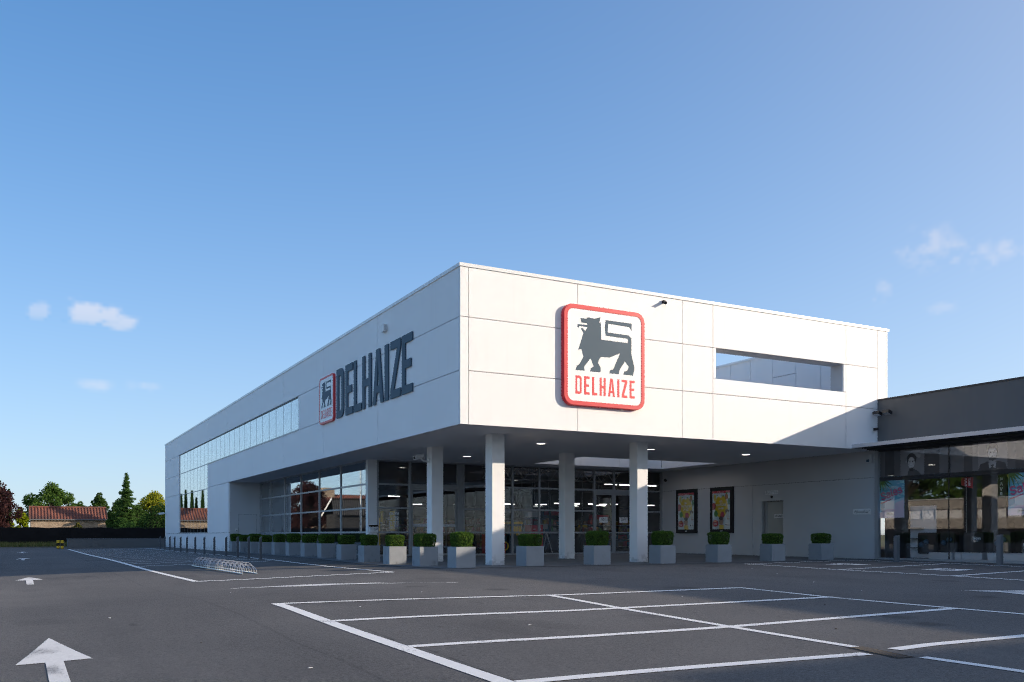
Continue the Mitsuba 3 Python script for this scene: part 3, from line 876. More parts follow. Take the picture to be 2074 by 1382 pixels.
lion_sign(frame((4.485, 0, 5.97), 'f'), 'large red framed light box with slate lion and red name on the sunlit front')
M = frame((0, 11.60, 5.99), 'l') @ np.diag([.645, .62, 1, 1])
k2 = lion_sign(M @ np.diag([1, 1, .60, 1]), 'red framed lion light box left of the big slate letters on the shaded side', lettering='print_red')
k = thing('letter_sign', 'row of big slate block letters spelling the shop name on the shaded side wall', 'sign')
for ch, y0, y1 in (('D', 10.47, 9.66), ('E', 9.45, 8.66), ('L', 8.53, 7.76), ('H', 7.65, 6.78), ('A', 6.61, 5.65), ('I', 5.52, 5.20), ('Z', 5.01, 4.16), ('E', 4.04, 3.22)):
    w = y0 - y1
    part(k, 'letter', on(ext(letter(ch, w, 1.76, .25 if ch != 'I' else w), .035, .012), frame((0, y0, 5.14), 'l')), 'slate_blue')

# small fittings
def camera_at(x, y, z, dirv, label, m='white_plastic', s=1.0, parent=None):
    k = thing('surveillance_camera', label, 'camera')
    dv = np.array(dirv, float)
    dv /= np.linalg.norm(dv)
    c = np.array((x, y, z))
    up = np.array((0, 0, 1.0))
    side = np.cross(dv, up)
    side /= np.linalg.norm(side)
    u2 = np.cross(side, dv)
    R = np.eye(4)
    R[:3, 0], R[:3, 1], R[:3, 2], R[:3, 3] = dv, side, u2, c
    body = bx(-.17 * s, .17 * s, -.055 * s, .055 * s, -.05 * s, .05 * s)
    part(k, 'housing', on(body, R), m)
    part(k, 'sunshield', on(bx(-.19 * s, .22 * s, -.065 * s, .065 * s, .053 * s, .062 * s), R), m)
    part(k, 'lens', on(cyl((.17 * s, 0, 0), (.185 * s, 0, 0), .035 * s, 12), R), 'black_metal')
    return k


k = camera_at(1.42, 6.25, 3.50, (-1, -.45, -.28), 'white bullet camera on a bracket at the head of the camera column', s=1.15)
part(k, 'bracket', cat([tube([(1.80, 6.25, 3.36), (1.58, 6.25, 3.38), (1.5, 6.25, 3.45)], .025), bx(1.77, 1.80, 6.18, 6.32, 3.28, 3.45)]), 'white_plastic')
k = camera_at(6.62, -.11, 7.80, (-.35, -1, -.5), 'dark floodlight camera at the top edge above the big front sign', 'black_metal', .6)
part(k, 'bracket', bx(6.60, 6.68, -.08, 0, 7.80, 7.88), 'black_metal')
k = camera_at(15.68, -.10, 4.55, (-1, -.4, -.2), 'small dark camera low in the shaded right end of the front', 'black_metal', .7)
part(k, 'bracket', bx(15.66, 15.74, -.06, 0, 4.52, 4.6), 'black_metal')
k = camera_at(-.33, 54.5, 2.6, (-1, -.3, -.2), 'small white camera on the far left end of the building', 'white_plastic', 1.3)
part(k, 'bracket', tube([(0, 54.5, 2.6), (-.25, 54.5, 2.6)], .03), 'white_plastic')
k = thing('dome_camera', 'small dark dome camera on the canopy wall near the entrance glass', 'camera')
part(k, 'mount', bx(15.80, 15.88, 11.55, 11.75, 3.42, 3.56), 'grey_plastic')
part(k, 'dome', trimesh.creation.icosphere(2, .075).apply_translation((15.80, 11.65, 3.42)), 'black_metal', smooth=True)
k = thing('alarm_box', 'small white alarm box high on the shaded side above the letters', 'box')
part(k, 'housing', bx(-.12, 0, 5.40, 5.67, 7.33, 7.56), 'white_plastic')
part(k, 'strobe', bx(-.09, -.02, 5.37, 5.40, 7.36, 7.53), 'galvanised')
k = thing('junction_box', 'grey junction box high on the canopy wall beside the shop corner', 'box')
part(k, 'housing', bx(15.78, 15.88, .18, .52, 3.42, 3.72), 'grey_plastic')
part(k, 'label_plate', bx(15.775, 15.78, .28, .40, 3.46, 3.55), 'slate_blue')
k = thing('wall_notice', 'white two line notice plate on the canopy wall near the shop corner', 'sign')
part(k, 'plate', bx(15.862, 15.88, .29, 1.05, 1.65, 1.84), 'white_plastic')
part(k, 'lettering', on(cat([text('DE WINKELWAGENS MOGEN ALLEEN OP', .036, .002, .68).apply_translation((0, .085, 0)), text('HET TERREIN GEBRUIKT WORDEN', .036, .002, .58).apply_translation((.05, .03, 0))]), frame((15.861, 1.01, 1.66), 'l')), 'lettering_dark')
k = single('door_sensor', trimesh.creation.icosphere(2, .055).apply_scale((.7, 1, 1)).apply_translation((15.87, 5.03, 2.42)), 'black_metal', 'black round motion sensor above the door to the empties', 'sensor', smooth=True)
k = thing('parcel_box', 'small white letter box with black slot on the pier beside the entrance', 'letter box')
part(k, 'housing', bx(1.73, 2.04, 11.85, 11.97, 1.02, 1.24), 'white_plastic')
part(k, 'hood', bx(1.72, 2.05, 11.83, 11.97, 1.242, 1.31), 'black_metal')
part(k, 'mark', on(cat([text('b', .1, .002).apply_translation((.12, 0, 0)), text('P', .1, .002).apply_translation((.2, 0, 0))]), frame((1.75, 11.849, 1.10), 'f')), 'lettering_dark')
for x, lab in ((.36, 'small white socket box low on the end wall of the recess'),):
    k = thing('socket_box', lab, 'box')
    part(k, 'housing', bx(x, x + .12, 29.93, 30, 1.12, 1.28), 'white_plastic')
    part(k, 'cover', bx(x + .04, x + .09, 29.92, 29.93, 1.13, 1.22), 'black_metal')
k = thing('opening_hours', 'white lettered opening hours on the glass left of the sliding door', 'lettering')
rowsT = [('WELKOM', .085, 1.72, .40), ('OP MAANDAG', .032, 1.622, .22), ('12.30 > 19.00', .075, 1.515, .42), ('DINSDAG TOT VRIJDAG', .032, 1.432, .40), ('8.30 > 19.00', .075, 1.335, .40), ('OP ZATERDAG', .032, 1.268, .2), ('8.30 > 19.00', .075, 1.175, .40)]
for s_, h, z, w in rowsT:
    part(k, 'line', on(text(s_, h * 1.12, .002, w, True), frame((2.96 - w, 12.018, z), 'f')), 'lettering_white')
for a, lab in ((12.42, 'white paper notice on the left leaf of the right sliding door'), (13.51, 'white paper notice on the right leaf of the right sliding door')):
    k = thing('paper_notice', lab, 'notice')
    part(k, 'sheet', bx(a, a + .45, 12.014, 12.018, 1.47, 1.715), 'white_plastic')
    part(k, 'lettering', on(cat([text('SORTIE', .05, .001, .24, True).apply_translation((.1, .14, 0)), text('nooduitgang', .03, .001, .33).apply_translation((.06, .08, 0))]), frame((a, 12.013, 1.47), 'f')), 'lettering_dark')


def star(x, y, r, n=5):
    return Polygon([(x + (r if i % 2 else r * .5) * math.cos(i * math.pi / n), y + (r if i % 2 else r * .5) * math.sin(i * math.pi / n)) for i in range(2 * n)])


def fruit_poster(y1, label):
    """1.39 m wide, 1.93 m tall light frame with a juice poster; local origin lower left of the frame"""
    k = thing('light_poster', label, 'poster')
    M = frame((15.88, y1, 1.01), 'l')
    part(k, 'frame', on(cat([ext(sbox(0, 0, 1.39, 1.93).difference(sbox(.12, .155, 1.24, 1.775)), .09)]), M), 'black_metal')
    part(k, 'back', on(ext(sbox(.1, .14, 1.26, 1.79), .055), M), 'black_matt')
    P = lambda g: affinity.translate(g, .12, .155)
    W_, H_ = 1.12, 1.62
    it = [(sbox(0, 0, W_, H_), (.58, .66, .68)), (sbox(0, H_ - .1, W_, H_), (.55, .03, .04))]
    it += [(ell(.55, .95, .40, .47), (.62, .46, .02)), (sbox(.2, 1.26, .92, 1.28), (.55, .12, .03)), (ell(.55, 1.28, .28, .13), (.62, .46, .02))]
    for x, y, rx, ry, c in ((.16, 1.33, .07, .16, (.62, .52, .08)), (.88, 1.36, .10, .13, (.42, .16, .04)), (.08, .98, .13, .15, (.38, .03, .05)), (.22, .66, .12, .13, (.10, .30, .06)), (.62, .60, .13, .14, (.42, .02, .03)), (.92, .74, .12, .10, (.14, .10, .07)), (.95, .60, .09, .14, (.50, .54, .50)), (1.02, 1.16, .07, .14, (.10, .26, .12)), (.52, 1.42, .09, .09, (.66, .68, .68)), (.3, 1.43, .05, .02, (.07, .25, .05)), (.66, 1.4, .07, .025, (.07, .25, .05)), (.90, 1.52, .05, .04, (.08, .28, .05)), (.98, .44, .06, .04, (.5, .3, .2))):
        it.append((ell(x, y, rx, ry, 10), c))
    for s_, w, x, y in (('HAAL', .2, .45, 1.12), ('DE VITAMINES', .62, .25, .98), ('IN HUIS', .34, .38, .84)):
        it.append((text(s_, .09, .0005, w, True).apply_translation((x, y, 0)), (.66, .66, .60)))
    it += [(ell(.56, .34, .13, .17, 12), (.36, .22, .15)), (ell(.56, .46, .13, .08, 12), (.05, .03, .02)), (sbox(.44, 0, .72, .18), (.62, .46, .03)), (ell(.21, .25, .18, .14, 14), (.48, .025, .035))]
    it += [(sbox(.82, .12, 1.06, .24), (.72, .72, .72)), (ell(.87, .18, .035, .04, 6), (.03, .05, .07)), (sbox(.95, .15, 1.04, .165), (.2, .2, .2)), (sbox(.95, .19, 1.04, .205), (.2, .2, .2))]
    it += [(text('GRATIS', .035, .0005, .14, True).apply_translation((.14, .31, 0)), (.66, .56, .1)), (sbox(.1, .26, .32, .28), (.66, .5, .5)), (sbox(.1, .22, .32, .24), (.66, .5, .5)), (sbox(.12, .18, .30, .2), (.66, .5, .5))]
    it += [(text('VITAMINES', .045, .0005, .4, True).apply_translation((.34, H_ - .075, 0)), (.62, .5, .5))]
    it2 = []
    for g_, c in it:
        it2.append((g_.apply_translation((.12, .155, 0)) if isinstance(g_, trimesh.Trimesh) else P(g_).intersection(sbox(.12, .155, 1.24, 1.775)), c))
    m, c = layers(it2, .0007, .056)
    part(k, 'print', on(m, M), 'print_ink', color=c)
    part(k, 'plate', on(bx(.64, .77, .06, .1, .09, .094), M), 'grey_plastic')
    part(k, 'cover_glass', on(bx(.121, 1.239, .156, 1.774, .078, .082), M), 'pane_glass')


fruit_poster(10.88, 'left of the two black framed fruit posters on the canopy wall')
fruit_poster(8.58, 'right of the two black framed fruit posters on the canopy wall, nearer the door')

# things standing just behind the entrance glass
k = thing('kids_ride', 'red children ride with yellow goggles and a striped top behind the glass', 'ride')
zf = .1
part(k, 'body', cat([bx(7.25, 8.05, 12.6, 13.3, zf, .95)]), 'light_red')
part(k, 'wheel', cat([ext(Point(0, 0).buffer(.2, 20), .03).apply_transform(frame((7.85, 12.56, .76), 'f'))]), 'slate_blue')
part(k, 'spoke', on(ext(unary_union([affinity.rotate(sbox(-.13, -.02, .13, .02), a) for a in (45, -45)]), .01), frame((7.85, 12.53, .76), 'f')), 'yellow_paint')
part(k, 'goggle', on(cat([ext(Point(.22, 0).buffer(.19, 20).difference(Point(.22, 0).buffer(.14, 20)), .02), ext(Point(-.18, -.08).buffer(.14, 20).difference(Point(-.18, -.08).buffer(.1, 20)), .02), ext(affinity.rotate(sbox(-.1, -.0, .1, .05), 15), .02)]), frame((7.72, 12.5, .46), 'f')), 'yellow_paint')
m = trimesh.creation.icosphere(3, 1).apply_scale((.26, .22, .34))
vc = np.where((np.floor((m.vertices[:, 0] + m.vertices[:, 2] * .4) * 14) % 2 == 0)[:, None], [[.6, .6, .6]], [[.02, .02, .02]])
part(k, 'striped_top', m.apply_translation((7.75, 12.9, 1.45)), 'print_ink', smooth=True, color=vc)
k = thing('photo_booth', 'red cabinet standing behind the entrance glass left of the middle column', 'cabinet')
part(k, 'body', bx(9.25, 9.82, 12.5, 13.1, .1, 1.36), 'light_red')
part(k, 'slot', cat([bx(9.33, 9.43, 12.49, 12.5, 1.15, 1.19), bx(9.62, 9.72, 12.49, 12.5, 1.15, 1.19)]), 'white_plastic')
k = thing('folding_easel', 'pale folding easel leaning beside the red cabinet behind the glass', 'easel')
part(k, 'leg', cyl((9.95, 12.4, 1.0), (10.25, 12.4, .1), .018, 8), 'shelf_white')
part(k, 'leg', cyl((9.95, 12.45, 1.0), (9.95, 12.75, .1), .018, 8), 'shelf_white')
k = thing('toy_table', 'yellow topped toy display behind the entrance glass between ride and red cabinet', 'display')
part(k, 'top', bx(8.4, 9.1, 13.0, 13.6, 1.40, 1.50), 'yellow_paint')
part(k, 'cabinet', bx(8.45, 9.05, 13.05, 13.55, .1, 1.39), 'slate_blue')
part(k, 'toy', cat([bx(8.5 + .14 * i, 8.6 + .14 * i, 13.0, 13.05, .9 + .08 * (i % 2), 1.3) for i in range(4)]), 'yellow_paint')
k = thing('juice_machine', 'orange and yellow juice machine glowing behind the opening hours', 'machine')
part(k, 'body', bx(2.35, 3.2, 13.4, 14.0, .1, 1.2), 'black_metal')
part(k, 'hopper', cat([cyl((2.55, 13.6, 1.5), (2.55, 13.6, 1.9), .12, 14), cyl((2.85, 13.6, 1.45), (2.85, 13.6, 1.9), .06, 14)]), 'yellow_paint')
part(k, 'panel', bx(3.12, 3.3, 13.3, 13.4, 1.1, 1.9), 'yellow_paint')
k = thing('yellow_banner', 'yellow upright banner behind the glass at the pier', 'banner')
part(k, 'cloth', bx(2.12, 2.3, 12.3, 12.34, .3, 1.6), 'yellow_paint')
part(k, 'foot', bx(2.05, 2.4, 12.25, 12.45, .1, .14), 'grey_plastic')
for (x0, x1, y, z0, z1, mname, nm, lab, cname) in ((12.8, 13.6, 17.0, 1.9, 2.15, 'light_red', 'checkout_canopy', 'red checkout canopy inside the shop seen through the right sliding door', 'canopy'), (11.0, 11.9, 16.5, 1.8, 2.1, 'shelf_white', 'checkout_sign', 'white checkout sign hanging inside the shop left of the red canopy', 'sign')):
    k = thing(nm, lab, cname)
    part(k, 'panel', bx(x0, x1, y, y + .5, z0, z1), mname)
    part(k, 'hanger', cat([cyl((x0 + .1, y + .2, z1), (x0 + .1, y + .2, 4.3), .012, 6), cyl((x1 - .1, y + .2, z1), (x1 - .1, y + .2, 4.3), .012, 6)]), 'grey_plastic')
for i, x in enumerate((9.9, 11.3, 12.7)):
    k = thing('checkout_counter', f'dark checkout counter inside the shop, {["left", "middle", "right"][i]} of the row of three', 'counter')
    part(k, 'body', bx(x, x + .8, 14.8, 16.6, .1, .95), 'dark_interior')
    part(k, 'belt', bx(x + .1, x + .6, 14.85, 16.5, .951, .97), 'black_matt')
    part(k, 'screen', cat([bx(x + .3, x + .6, 15.6, 15.65, 1.2, 1.45), cyl((x + .45, 15.65, .95), (x + .45, 15.65, 1.25), .02, 6)]), 'shelf_white')

# ------------------------------------------------------------------ planters with clipped box shrubs
def leaf_mesh(P, size, cols, jitter=.25, up=None, aspect=.6):
    """one pointed leaf (2 triangles) at every point"""
    n = len(P)
    a = rng.normal(size=(n, 3))
    if up is not None:
        a = a * .7 + up
    a /= np.linalg.norm(a, axis=1, keepdims=True)
    b = np.cross(a, rng.normal(size=(n, 3)))
    b /= np.linalg.norm(b, axis=1, keepdims=True)
    s = size * (1 + (rng.random((n, 1)) - .5) * .8)
    c = np.cross(a, b)
    v = np.stack([P - b * s, P + c * s * aspect, P + b * s, P - c * s * aspect], 1).reshape(-1, 3)
    i = np.arange(n) * 4
    f = np.vstack([np.stack([i, i + 1, i + 2], 1), np.stack([i, i + 2, i + 3], 1)])
    col = np.asarray(cols)[rng.integers(0, len(cols), n)] * (1 + (rng.random((n, 1)) - .5) * jitter)
    return trimesh.Trimesh(v, f, process=False), np.repeat(col, 4, 0)


BOXG = [(.065, .13, .03), (.09, .17, .036), (.045, .10, .026), (.17, .27, .045), (.11, .20, .035)]  # the palest yellow-green paints sunlit highlights into the leaf colours


def box_shrub(seed):
    r = np.random.default_rng(seed)
    hx, hy, hz = .255, .255, .165
    pts = []
    N = 5200
    p = (r.random((N, 3)) * 2 - 1)
    # push most leaves to the clipped surface
    ax = r.integers(0, 3, N)
    sg = np.where(r.random(N) < .5, -1, 1)
    sg = np.where((ax == 2), 1, sg)
    surf = r.random(N) < .8
    for d in range(3):
        p[surf & (ax == d), d] = sg[surf & (ax == d)]
    e = np.abs(p) ** 5
    p = p / np.maximum(1, (e.sum(1, keepdims=True)) ** .2)
    bump = 1 + .10 * (meshkit.fbm(p * 2.6 + seed * 7, 3, seed) - .5) * 2
    q = p * bump[:, None] * np.array((hx, hy, hz)) + r.normal(size=(N, 3)) * .007
    q[:, 0:2] *= (1 + .10 * (q[:, 2:3] / hz))
    sprig = r.random(N) < .015
    q[sprig] *= 1.09
    q[:, 2] += hz + .0
    q = q[q[:, 2] > .004]
    return leaf_mesh(q, .017, BOXG)


SH = []
for sd in (1, 2, 3):
    m, c = box_shrub(sd)
    cr = trimesh.creation.box((.44, .44, .27)).apply_translation((0, 0, .15))
    SH.append((mikit.ply(m, 'leaf_ink', color=c), mikit.ply(cr, 'shrub_core') if False else None))
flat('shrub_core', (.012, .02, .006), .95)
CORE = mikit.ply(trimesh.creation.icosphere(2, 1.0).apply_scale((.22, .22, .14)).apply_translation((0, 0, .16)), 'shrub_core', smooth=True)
STEM = mikit.ply(cyl((0, 0, -.06), (0, 0, .15), .015, 6), 'bark')
PW, PH = .57, .56
tub = ext(sbox(-PW / 2, -PW / 2, PW / 2, PW / 2).difference(sbox(-PW / 2 + .03, -PW / 2 + .03, PW / 2 - .03, PW / 2 - .03)), PH)
TUB = mikit.ply(cat([tub, bx(-PW / 2 + .03, PW / 2 - .03, -PW / 2 + .03, PW / 2 - .03, 0, .05)]), 'planter_cement')
SOIL = mikit.ply(bx(-PW / 2 + .031, PW / 2 - .031, -PW / 2 + .031, PW / 2 - .031, .05, PH - .045), 'soil')
POS = []
for i, y in enumerate((.24, 2.75, 5.2, 7.6, 10.05, 12.5, 14.85, 17.25, 19.75, 22.3, 24.65, 27.0, 29.2)):
    POS.append((.0 + PW / 2 + .0, y + PW / 2))
nl = len(POS)
for x in (2.15, 4.4, 6.78, 9.0, 11.29, 13.5):
    POS.append((x + PW / 2, .3 + PW / 2))
ORD = ['corner', 'second', 'third', 'fourth', 'fifth', 'sixth', 'seventh', 'eighth', 'ninth', 'tenth', 'eleventh', 'twelfth', 'last']
WHERE = ['beside the corner column, sunlit along its top', 'second in the side row, with a narrow sunlit patch', 'third in the side row, with a column shadow on it',
         'fourth in the side row from the corner', 'fifth in the side row from the corner', 'sixth in the side row from the corner', 'seventh in the side row from the corner', 'eighth in the side row from the corner', 'ninth in the side row from the corner', 'tenth in the side row from the corner', 'eleventh in the side row from the corner', 'twelfth in the side row from the corner', 'farthest in the side row, at the recess end wall',
         'in the front row right of the corner column', 'in the front row before the shop ride and middle column', 'in the front row before the right sliding door', 'in the front row below the fruit posters', 'in the front row before the door to the empties', 'rightmost in the front row near the shop corner']
for i, (x, y) in enumerate(POS):
    z = float(height((x, y))[0])
    rot = (rng.random() - .5) * 3
    base = T().translate([x, y, z]).rotate([0, 0, 1], rot)
    k = thing('planter', ('grey cement planter ' + WHERE[i]), 'planter', 'grey planters round the canopy')
    scene[k + '__tub'] = {**TUB, 'to_world': base}
    scene[k + '__soil'] = {**SOIL, 'to_world': base}
    v = i % 3
    hz = 1.22 + .30 * (rng.random() - .5)
    t2 = T().translate([x, y, z + PH - .045]).rotate([0, 0, 1], 90 * int(rng.integers(0, 4)) + rot).scale([1 + .14 * (rng.random() - .5), 1 + .14 * (rng.random() - .5), hz])
    k = thing('box_shrub', 'box shrub in planter ' + WHERE[i], 'shrub', 'clipped shrubs in the planters')
    scene[k + '__foliage'] = {**SH[v][0], 'to_world': t2}
    scene[k + '__core'] = {**CORE, 'to_world': t2}
    scene[k + '__stem'] = {**STEM, 'to_world': t2}

# ------------------------------------------------------------------ bollards, rack, far end of the lot
hp = Polygon([(-.04, 0), (.045, 0), (.045, .865), (-.04, .795)])
slab = on(ext(hp, .09, -.045), np.array([[1, 0, 0, 0], [0, 0, -1, 0], [0, 1, 0, 0], [0, 0, 0, 1.0]]))
SHAFT = mikit.ply(slab, 'bollard_dark')
PLATE = mikit.ply(bx(-.07, .075, -.07, .07, 0, .008), 'bollard_dark')
BY = [13.21, 15.24, 17.31, 19.71, 22.5, 25.11, 27.75, 30.39, 32.57, 34.83, 36.76, 38.9, 41.05]
for i, y in enumerate(BY):
    x = -2.14
    k = thing('slanted_bollard', f'dark slant topped bollard along the side bays, {["nearest", "second", "third", "fourth", "fifth", "sixth", "seventh", "eighth", "ninth", "tenth", "eleventh", "twelfth", "farthest"][i]} counted from the camera', 'bollard', 'slant topped bollards along the side bays')
    tw = T().translate([x, y, float(height((x, y))[0])]).rotate([0, 0, 1], 3 * (rng.random() - .5))
    scene[k + '__post'] = {**SHAFT, 'to_world': tw}
    scene[k + '__foot_plate'] = {**PLATE, 'to_world': tw}
for x, y, h, lab in ((14.28, -2.06, .80, 'left grey square bollard before the fashion shop window'), (14.68, -5.25, .83, 'right grey square bollard before the fashion shop window, at the edge of the picture')):
    k = thing('square_bollard', lab, 'bollard', 'square bollards before the fashion shop')
    z = float(height((x, y))[0])
    pr = on(ext(Polygon([(-.065, 0), (.065, 0), (.065, h + .04), (-.065, h)]), .13, -.065), np.array([[1, 0, 0, x], [0, 0, -1, y], [0, 1, 0, z], [0, 0, 0, 1.0]]))
    part(k, 'post', pr, 'bollard_grey')
    part(k, 'foot_plate', bx(x - .1, x + .1, y - .1, y + .1, z, z + .01), 'bollard_grey')

k = thing('bicycle_rack', 'low galvanised rack of many hoops for bicycles standing in the side bay', 'bicycle rack')
A, B = np.array((-5.02, 2.75)), np.array((-5.16, 9.75))
u = (B - A) / np.linalg.norm(B - A)
w_ = np.array((u[1], -u[0]))
w_ = w_ if w_[0] > 0 else -w_
zA, zB = height(A)[0], height(B)[0]
P3 = lambda t, s, h: np.array((*(A + u * t * 7.0 + w_ * s), zA + (zB - zA) * t + h))
for s in (0.0, .38):
    part(k, 'base_rail', cyl(P3(0, s, .02), P3(1, s, .02), .02, 8), 'galvanised', smooth=40)
NH = 25
for i in range(NH):
    t = (i + .2) / NH
    hi = .30 if i % 2 else .24
    lean = .012
    pts = [P3(t, 0, .02), P3(t, .0, .11), P3(t + lean, .05, hi - .05), P3(t + lean * 1.2, .13, hi), P3(t + lean * 1.2, .25, hi), P3(t + lean, .33, hi - .05), P3(t, .38, .11), P3(t, .38, .02)]
    part(k, 'hoop', tube(pts, .011, 6), 'galvanised', smooth=40)

for x, y, lab in ((-7.80, 48.6, 'left of the two stubby yellow and black striped bollards'), (-7.58, 47.8, 'right of the two stubby yellow and black striped bollards, at the low wall')):
    k = thing('striped_bollard', lab, 'bollard', 'yellow and black bollards at the low wall')
    z = float(height((x, y))[0])
    for a, b, mm in ((0, .04, 'black_matt'), (.04, .21, 'yellow_paint'), (.21, .40, 'black_matt'), (.40, .60, 'yellow_paint')):
        part(k, 'band', cyl((x, y, z + a), (x, y, z + b), .098, 18), mm, smooth=40)
k = thing('low_wall', 'low dark grey concrete wall closing the far end of the side bays', 'wall')
m = bx(0, 7.15, -.1, .1, -.05, .65)
m.apply_transform(trimesh.transformations.rotation_matrix(math.atan2(2.6, 7.2), (0, 0, 1)))
part(k, 'body', m.copy().apply_translation((-7.2, 49.0, -.02)), 'low_wall_concrete')
c_ = bx(-.02, 7.17, -.12, .12, .652, .69)
c_.apply_transform(trimesh.transformations.rotation_matrix(math.atan2(2.6, 7.2), (0, 0, 1)))
part(k, 'capping', c_.apply_translation((-7.2, 49.0, -.02)), 'bollard_grey')
# kerb and grass verge
struct('kerb', cat([bx(-34, -7.0, 52.9, 53.05, -.2, .06), bx(-34.1, -33.95, -60, 52.9, -.4, .0)]), 'low_wall_concrete')
P = np.column_stack([-34 + 33 * rng.random(26000), 53.3 + 6.3 * rng.random(26000)])
hgt = .24 + .30 * rng.random(len(P)) * (.4 + meshkit.fbm(np.column_stack([P * .8, np.zeros(len(P))]), 3, 2) * 1.2)
ang = rng.random(len(P)) * 6.28
dx = np.column_stack([np.cos(ang), np.sin(ang), np.zeros(len(P))]) * .022
b0 = np.column_stack([P, np.full(len(P), -.08)])
lean = rng.normal(size=(len(P), 3)) * .07
lean[:, 2] = 0
tip = b0 + lean + np.column_stack([np.zeros((len(P), 2)), hgt])
v = np.stack([b0 - dx, b0 + dx, tip], 1).reshape(-1, 3)
gc = np.array([(.10, .13, .035), (.26, .22, .10), (.16, .17, .06)])[rng.integers(0, 3, len(P))]
struct('grass', trimesh.Trimesh(v, np.arange(len(v)).reshape(-1, 3), process=False), 'leaf_ink', kind='stuff', label='rough grass verge along the foot of the dark fence', color=np.repeat(gc, 3, 0))
k = thing('mesh_fence', 'long black screened fence behind the grass verge at the far end', 'fence')
for i in range(19):
    x = -34 + 2.5 * i
    part(k, 'post', cyl((x, 60.05, -.2), (x, 60.05, 1.5), .02, 8), 'black_matt')
    if i < 18:
        xm = np.linspace(x + .0, x + 2.5, 12)
        zz = np.linspace(-.08, 1.5, 6)
        X, Z = np.meshgrid(xm, zz, indexing='ij')
        Y = 60 + .035 * np.sin(X * 3.1 + i) * np.sin(Z * 2.2 + i * .7)
        vv = np.column_stack([X.ravel(), Y.ravel(), (Z + .03 * np.sin(X * 2.5)).ravel()])
        ii, jj = np.meshgrid(np.arange(11), np.arange(5), indexing='ij')
        q = np.stack([ii * 6 + jj, (ii + 1) * 6 + jj, (ii + 1) * 6 + jj + 1, ii * 6 + jj + 1], -1).reshape(-1, 4)
        part(k, 'screen', (vv, q), 'fence_mesh', smooth=True)
part(k, 'top_wire', cyl((-34, 60, 1.53), (11, 60, 1.53), .012, 6), 'black_metal')
k = thing('side_fence', 'black screened fence along the left edge of the car park', 'fence')
for i in range(20):
    y = 12 + 2.5 * i
    part(k, 'post', cyl((-34.5, y, -.2), (-34.5, y, 1.6), .035, 8), 'black_metal')
    if i < 19:
        part(k, 'screen', bx(-34.51, -34.49, y + .04, y + 2.46, -.1, 1.5), 'fence_mesh')


# ------------------------------------------------------------------ houses at the back
def pantile_roof(x0, x1, y0, z0, y1, z1, pitch=.30, rows_=6):
    """wavy tile courses climbing from the eave (y0, z0) to the ridge (y1, z1)"""
    nx = int((x1 - x0) / pitch) * 8 + 1
    X = np.linspace(x0, x1, nx)
    wave = .055 * np.cos((X - x0) / pitch * 2 * np.pi)
    ms = []
    for r in range(rows_):
        t0, t1 = r / rows_, (r + 1.12) / rows_
        up0, up1 = .05, .0
        va = np.column_stack([X, np.full(nx, y0 + (y1 - y0) * t0), z0 + (z1 - z0) * t0 + wave + up0])
        vb = np.column_stack([X, np.full(nx, y0 + (y1 - y0) * t1), z0 + (z1 - z0) * t1 + wave + up1])
        vc_ = va - np.array((0, 0, .06))
        v_ = np.vstack([vc_, va, vb])
        i = np.arange(nx - 1)
        q = np.vstack([np.stack([i, i + 1, nx + i + 1, nx + i], 1), np.stack([nx + i, nx + i + 1, 2 * nx + i + 1, 2 * nx + i], 1)])
        ms.append(trimesh.Trimesh(v_, np.vstack([q[:, [0, 1, 2]], q[:, [0, 2, 3]]]), process=False))
    return cat(ms)


k = thing('brick_outhouse', 'low tan brick outhouse with red pantile roof behind the dark fence', 'house')
part(k, 'wall', bx(-9.1, -1.85, 86, 90.4, -.2, 2.6), 'tan_brick')
r_ = part(k, 'roof', pantile_roof(-9.22, -1.76, 85.8, 2.56, 88.1, 3.86), 'clay_tile', smooth=50)
part(r_, 'rear_slope', pantile_roof(-9.22, -1.76, 90.6, 2.56, 88.1, 3.86), 'clay_tile', smooth=50)
for i in range(18):
    x = -9.22 + i * .4144
    part(r_, 'ridge_tile', cyl((x, 88.1, 3.90), (x + .43, 88.1, 3.905), .12, 10), 'clay_tile', smooth=40)
part(r_, 'verge_board', cat([on(ext(Polygon([(85.75, 2.45), (88.1, 3.8), (90.65, 2.45), (90.65, 2.58), (88.1, 3.98), (85.75, 2.58)]), .06), np.array([[0, 0, 1, x], [1, 0, 0, 0], [0, 1, 0, 0], [0, 0, 0, 1.0]])) for x in (-9.29, -1.76)]), 'bark')
part(k, 'gable', cat([on(ext(Polygon([(86.05, 2.6), (90.35, 2.6), (88.1, 3.78)]), .2), np.array([[0, 0, 1, x], [1, 0, 0, 0], [0, 1, 0, 0], [0, 0, 0, 1.0]])) for x in (-9.1, -2.05)]), 'tan_brick')
part(k, 'gutter', cyl((-9.2, 85.72, 2.52), (-1.8, 85.72, 2.52), .06, 8), 'low_wall_concrete')
